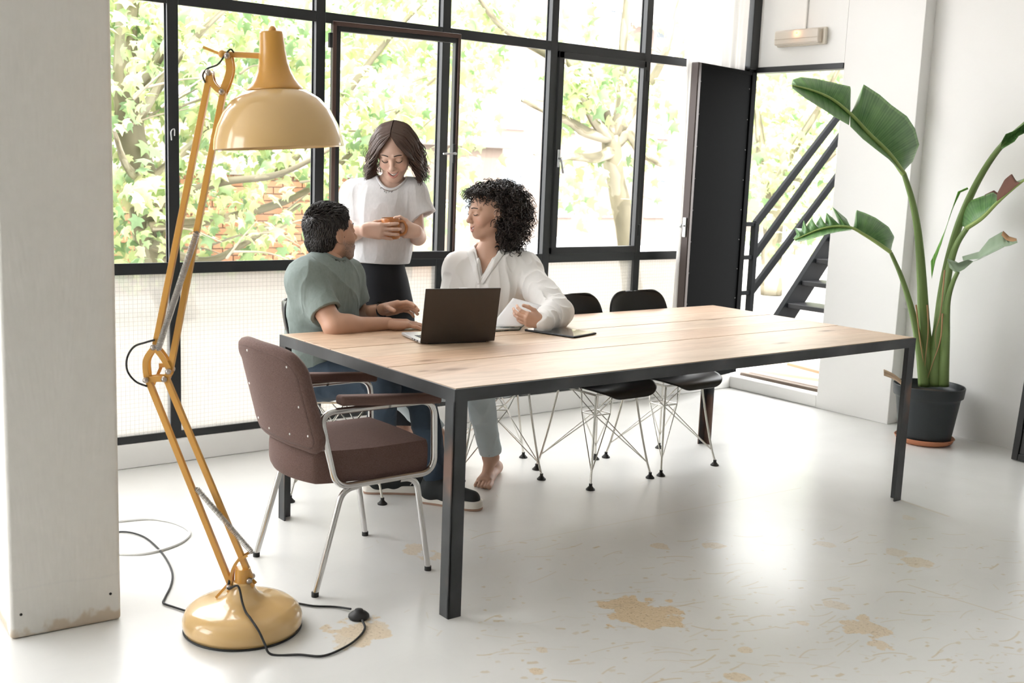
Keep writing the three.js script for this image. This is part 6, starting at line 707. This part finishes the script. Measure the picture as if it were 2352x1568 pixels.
// ---------------------------------------------------------------- the seated woman with curly hair
{ const CB = V(1.2, 0, -1.37), J = (x, y, w = 0) => onPlane(x, y, CB, w), p = person('woman with dark curly hair in white blouse and light jeans, seated at table', CB);
  const skin = [0.6, 0.37, 0.265], T = frame(J(1130, 665, 0.07), mixv(IN, 1, IR, -0.12), UP), s = 0.97;
  const rs = J(1062, 614, 0.03), ls = J(1203, 622, 0.06), re = J(1030, 712, 0.12), rw = J(1105, 752, 0.33), le = J(1279, 718, 0.36), lw = J(1246, 741, 0.56), nb = J(1122, 580, 0.06);
  const H = frame(J(1123, 487, 0.07), mixv(IR, -0.86, IN, 0.48, UP, -0.08), mixv(UP, 1, IR, 0.04)), hp = headPrims(H, { smile: 0.82, jaw: 0.95, s }), neck = [cone(nb.clone().add(V(0, -0.04, 0)), H.p(0, -0.07, -0.025), 0.054, 0.048, { k: 0.03 }), cone(nb, rs, 0.04, 0.04, { k: 0.04 }), cone(nb, ls, 0.04, 0.04, { k: 0.04 })];
  const lip = lipTone(H, s, 0.82), headCol = (x, y, z) => { const l = lip(x, y, z), [a, b, c] = H.inv(x, y, z), bl = Math.exp(-(((Math.abs(a) - 0.044) / 0.018) ** 2 + ((b + 0.035) / 0.02) ** 2)) * 0.4 * (c > 0.02 ? 1 : 0), m = 1 + 0.04 * noise3(x * 50, y * 50, z * 50); return [mixn(skin[0], 0.5, l) * m, mixn(mixn(skin[1], 0.25, bl), 0.21, l) * m, mixn(mixn(skin[2], 0.17, bl), 0.17, l) * m]; };
  const arms = [cone(rs, re, 0.042, 0.036), cone(re, rw, 0.036, 0.025), cone(ls, le, 0.042, 0.036), cone(le, lw, 0.036, 0.025)], torso = (g) => [ell(T.o, 0.142 + g, 0.175 + g, 0.1 + g, T, { k: 0.06 }), ell(J(1133, 780, 0.04), 0.135 + g, 0.16 + g, 0.105 + g, T, { k: 0.08 }), cone(rs, ls, 0.046 + g, 0.046 + g, { k: 0.06 })];
  const lk = J(1098, 880, 0.33), la = J(1127, 1048, 0.2), rk = J(930, 908, 0.22), ra = J(1020, 1015, 0.24), toe = onY(1106, 1116, 0.012), heel = onY(1139, 1076, 0.02);
  const fd = V().subVectors(toe, heel).normalize(), fl = V().crossVectors(UP, fd).normalize(), foot = (an, he, to) => { const L = [cone(an.clone().add(V(0, 0.1, 0)), an, 0.034, 0.031), cone(an, he.clone().setY(0.03), 0.031, 0.027), ell(an.clone().addScaledVector(fl, 0.025), 0.012, 0.014, 0.012), ell(an.clone().addScaledVector(fl, -0.026), 0.011, 0.013, 0.012), cone(an.clone().add(V(0, -0.015, 0)), to.clone().addScaledVector(fd, -0.07).setY(0.028), 0.03, 0.02), cone(he.clone().setY(0.028), to.clone().addScaledVector(fd, -0.06).addScaledVector(fl, 0.02).setY(0.02), 0.026, 0.02), cone(he.clone().setY(0.028), to.clone().addScaledVector(fd, -0.06).addScaledVector(fl, -0.02).setY(0.02), 0.026, 0.019)]; for (let k = 0; k < 5; k++) { const o = (k - 2) * 0.0165, ln = [0.0, -0.001, -0.006, -0.013, -0.021][k], r = [0.0122, 0.0088, 0.0084, 0.008, 0.0075][k]; const q = to.clone().addScaledVector(fl, -o * 1.0).addScaledVector(fd, ln - 0.045), e = to.clone().addScaledVector(fl, -o * 1.06).addScaledVector(fd, ln); q.y = 0.018; e.y = r * 0.95; L.push(cone(q, e, r * 1.05, r, { k: 0.003 })); } return L; };
  const lf = foot(la, heel, toe), rt = onY(1030, 1090, 0.012), rhl = rt.clone().addScaledVector(fd, -0.19), legs = [cone(lk, la, 0.05, 0.032), cone(rk, ra, 0.05, 0.034), cone(ra, rhl.clone().setY(0.06), 0.034, 0.03), cone(rhl.clone().setY(0.045), rt.clone().setY(0.024), 0.03, 0.022)];
  const inner = [...torso(-0.012), ...neck, ...arms, ...legs], col = mottled(skin, 0.04, 45);
  const geo = [meshField(field([...hp, neck[0]], 0.02), boundsOf(hp, 0.012), 0.0028, { color: headCol, offset: CB }), meshField(field(inner, 0.03), boundsOf(inner), 0.0085, { color: col, offset: CB }), meshField(field(lf, 0.02), boundsOf(lf, 0.01), 0.0032, { color: col, offset: CB })];
  const hd = mixv(IR, -0.95, UP, 0.2, IN, 0.05), hn = mixv(IN, -0.86, UP, 0.3, IR, 0.1), hl = mixv(UP, 0.9, IN, 0.3, IR, 0.2); geo.push(handMesh(handPrims(lw, hd, hn, hl, { s: 0.84, spread: 0.04, curl: [[0.3, 0.5, 0.4], [0.28, 0.5, 0.4], [0.28, 0.5, 0.4], [0.3, 0.5, 0.4]], thumb: [[0.55, 0.65, 0.15], [0.25, 0.95, 0.1], [0.0, 1, 0.1]], arm: lw.clone().lerp(le, 0.3) }), col, CB));
  const gd = mixv(IR, 0.7, IN, 0.5, UP, 0.05); geo.push(handMesh(handPrims(rw, gd, mixv(UP, -1), mixv(IR, 0.5, IN, -0.7), { s: 0.93, curl: [[0.3, 0.4, 0.3]], arm: rw.clone().addScaledVector(gd, -0.04) }), col, CB));
  part(p, 'body', geo, skinMatOf());
  // loose white blouse with a deep v and long full sleeves
  const vtx = J(1103, 645, 0.19), lcuff = lw.clone().lerp(le, 0.12), rcuff = rw.clone().lerp(re, 0.12), vsub = []; for (let k = 0; k <= 10; k++) { const u = k / 10; vsub.push(u); }
  const vcone = (u0, u1) => 0; const vA = J(1118, 575, 0.07), vMid = J(1108, 612, 0.16);
  const blouse = [...torso(0.024), cone(rs, re, 0.062, 0.068, { k: 0.06 }), cone(re, rcuff, 0.064, 0.04, { k: 0.04 }), cone(ls, le, 0.062, 0.074, { k: 0.06 }), cone(le, lcuff, 0.066, 0.045, { k: 0.03 }), ell(J(1266, 722, 0.42), 0.055, 0.045, 0.055, T, { k: 0.03 }), cone(nb.clone().add(V(0, -0.02, 0)), rs, 0.056, 0.06, { k: 0.05 }), cone(nb.clone().add(V(0, -0.02, 0)), ls, 0.058, 0.06, { k: 0.05 }), ell(J(1133, 850, 0.02), 0.17, 0.11, 0.14, T, { k: 0.06 }),
    { sub: true, k: 0.004, c: [vMid.x, vMid.y, vMid.z], R: 0.16, f: (x, y, z) => { const [a, b, c] = T.inv(x, y, z), [va, vb] = T.inv(vtx.x, vtx.y, vtx.z), a0 = va + (b - vb) * 0.13; return Math.max(Math.abs(a - a0) - Math.max(-0.01, (b - vb) * 0.36), 0.03 - c, b - vb - 0.2); } }, cone(nb.clone().add(V(0, 0.0, 0)), H.p(0, -0.05, -0.02), 0.066, 0.075, { sub: true, k: 0.006 })];
  const linen = phys(lin(0.83, 0.815, 0.79), 0.9, { sheen: 0.3, sheenRoughness: 0.6, transmission: 0.06, thickness: 0, bumpMap: weaveFine, bumpScale: 0.0003 });
  const bl = dressed(p, 'blouse', blouse, 0.03, 0.0058, linen, CB, { amp: 0.012, s: [11, 4, 11], seed: 14, label: 'loose white blouse with open v neck' });
  const bf = crease(field(blouse.filter((q) => !q.sub), 0.03), 0.012, 11, 4, 11, 14), drape = (px, py, lift) => { const d = ray(px, py), o = J(px, py, 0.5); for (let k = 0; k < 40; k++) { const e = bf(o.x, o.y, o.z); o.addScaledVector(d, e * 0.7); if (e < 0.0004) break; } return o.addScaledVector(d, -lift); };
  const lap = (sgn) => sheet((u, v) => { const y = mixn(578, 650, u), e = sgn > 0 ? mixn(1146, 1104, Math.pow(u, 0.95)) : mixn(1088, 1102, Math.pow(u, 0.9)), wd = mixn(17, 6, u) * sgn; return drape(e + wd * v - sgn, y + 3 * v * u, 0.003 + 0.006 * Math.sin(v * 3.14) * (1 - u)).sub(CB); }, 22, 6, 0.0025); part(bl, 'collar', lap(1), linen); part(bl, 'collar', lap(-1), linen);
  // light jeans with a raw hem
  const jeanCol = (x, y, z) => { const n = noise3(x * 30, y * 30, z * 30), w = 0.5 + 0.5 * noise3(x * 9, y * 7, z * 9); return [0.48 + 0.14 * w + 0.02 * n, 0.55 + 0.13 * w + 0.02 * n, 0.58 + 0.12 * w + 0.02 * n]; }, hipL = J(1150, 862, 0.06), hipR = J(1100, 862, 0.03), sd = V().subVectors(la, lk).normalize(), hemL = la.clone().addScaledVector(sd, -0.028), sr = V().subVectors(ra, rk).normalize(), hemR = ra.clone().addScaledVector(sr, -0.06);
  dressed(p, 'jeans', [ell(J(1128, 862, 0.03), 0.165, 0.1, 0.14, T, { k: 0.05 }), cone(hipL, lk, 0.082, 0.07, { k: 0.05 }), cone(lk, la, 0.07, 0.05, { k: 0.03, cut: [hemL, sd] }), cone(hipR, rk, 0.082, 0.066, { k: 0.05 }), cone(rk, ra, 0.064, 0.05, { k: 0.03, cut: [hemR, sr] }), cone(hemL.clone().addScaledVector(sd, -0.03), hemL.clone().addScaledVector(sd, 0.05), 0.04, 0.044, { sub: true, k: 0.003 })], 0.03, 0.0065, phys(lin(1, 1, 1), 0.88, { vertexColors: true, bumpMap: weaveFine, bumpScale: 0.0004 }), CB, { amp: 0.006, s: [9, 9, 9], seed: 18, color: jeanCol, label: 'light blue denim jeans' });
  const tp = (a, b, c) => H.p(a * s, b * s, c * s), dark = std(lin(0.02, 0.013, 0.01), 0.6);
  mouthParts(p, H, s, 0.82, CB);
  for (const q of [1, -1]) { part(p, 'eyebrow', tube([tp(q * 0.013, 0.025, 0.0985), tp(q * 0.03, 0.028, 0.093), tp(q * 0.048, 0.0235, 0.079)].map((v) => v.sub(CB)), 0.0022, 14, 6), dark); part(p, 'eyelashes', tube([tp(q * 0.0175, -0.004, 0.0885), tp(q * 0.026, -0.007, 0.092), tp(q * 0.037, -0.007, 0.0915), tp(q * 0.0475, -0.002, 0.0845)].map((v) => v.sub(CB)), 0.0017, 16, 5), dark); }
  // a cloud of curls: an inner mass and single ringlets over it
  const hairMat = phys(lin(0.02, 0.012, 0.009), 0.4, { sheen: 0.4, sheenRoughness: 0.35, sheenColor: new THREE.Color(0.45, 0.32, 0.22) }), mass = [ell(J(1160, 486, 0.02), 0.108, 0.125, 0.11, null, { k: 0.05 }), ell(J(1130, 450, 0.05), 0.085, 0.055, 0.08, null, { k: 0.05 }), ell(J(1165, 545, 0.05), 0.07, 0.06, 0.07, null, { k: 0.05 })], mf = field(mass, 0.04), faceHole = (x, y, z) => { const [a, b, c] = H.inv(x, y, z).map((v) => v / s); return c > 0.012 && b < 0.068 + (c > 0.08 ? 0.0 : -0.2 * Math.max(0, 0.06 - c)) && Math.abs(a) < 0.1 && b > -0.16; };
  const curls = [meshField((x, y, z) => { const d = mf(x, y, z) - 0.006 * noise3(x * 50, y * 50, z * 50), [a, b, c] = H.inv(x, y, z).map((v) => v / s); return Math.max(d, Math.min(c - 0.03, 0.075 - b)); }, boundsOf(mass, 0.015), 0.0055, { offset: CB })], rr = rng(51);
  const ringlet = (o, dir, L, R, turns, r) => { const fr = frame(o, dir, Math.abs(dir.y) > 0.9 ? IR : UP), pts = [], n = turns * 7, ph = rr() * 6.3, dr = 0.35 * L; for (let k = 0; k <= n; k++) { const u = k / n, a = u * turns * 6.283 + ph, q = R * (0.55 + 0.45 * Math.sin(Math.min(1, u * 1.6) * 1.57)); pts.push(fr.p(Math.cos(a) * q, Math.sin(a) * q, u * L).add(V(0, -dr * u * u, 0)).sub(CB)); } return strand(pts, r, r * 0.45, n, 4); };
  let made = 0; for (let tries = 0; made < 1150 && tries < 9000; tries++) { const e = mass[rr() < 0.62 ? 0 : rr() < 0.6 ? 1 : 2], a = rr() * 6.283, cz = rr() * 2 - 1, sn = Math.sqrt(1 - cz * cz), dir = V(sn * Math.cos(a), cz, sn * Math.sin(a)), o = V(...e.c).addScaledVector(dir, e.R * 0.5); for (let it = 0; it < 5; it++) { const d = mf(o.x, o.y, o.z); o.addScaledVector(dir, -d * 0.8); } o.addScaledVector(dir, -0.012); if (faceHole(o.x, o.y, o.z)) continue; if (dir.dot(IN) < -0.6 && rr() < 0.6) continue; const L = 0.034 + rr() * 0.034, tip = o.clone().addScaledVector(dir, L); if (faceHole(tip.x, tip.y, tip.z)) continue; curls.push(ringlet(o, mixv(dir, 1, UP, -0.25 + (rr() - 0.5) * 0.6, IR, (rr() - 0.5) * 0.9, IN, (rr() - 0.5) * 0.9), L, 0.005 + rr() * 0.006, 2 + Math.floor(rr() * 2), 0.0018 + rr() * 0.0012)); made++; }
  for (let i = 0; i < 70; i++) { const o = J(1140 + rr() * 55, 555 + rr() * 20, 0.02 + rr() * 0.09); curls.push(ringlet(o, mixv(UP, -1, IR, (rr() - 0.4) * 0.5, IN, (rr() - 0.5) * 0.4), 0.05 + rr() * 0.05, 0.006 + rr() * 0.005, 3, 0.002)); }
  for (let i = 0; i < 90; i++) { const a = (rr() - 0.5) * 0.13, o = tp(a, 0.082 + rr() * 0.03, 0.045 + rr() * 0.032); curls.push(ringlet(o, mixv(H.z, 0.9, H.y, -0.1 + rr() * 0.5, H.x, (rr() - 0.5) * 0.8), 0.03 + rr() * 0.028, 0.005 + rr() * 0.004, 2, 0.0016)); }
  part(p, 'hair', curls, hairMat, 'big dark curly hair');
}

renderer.render(scene, camera);
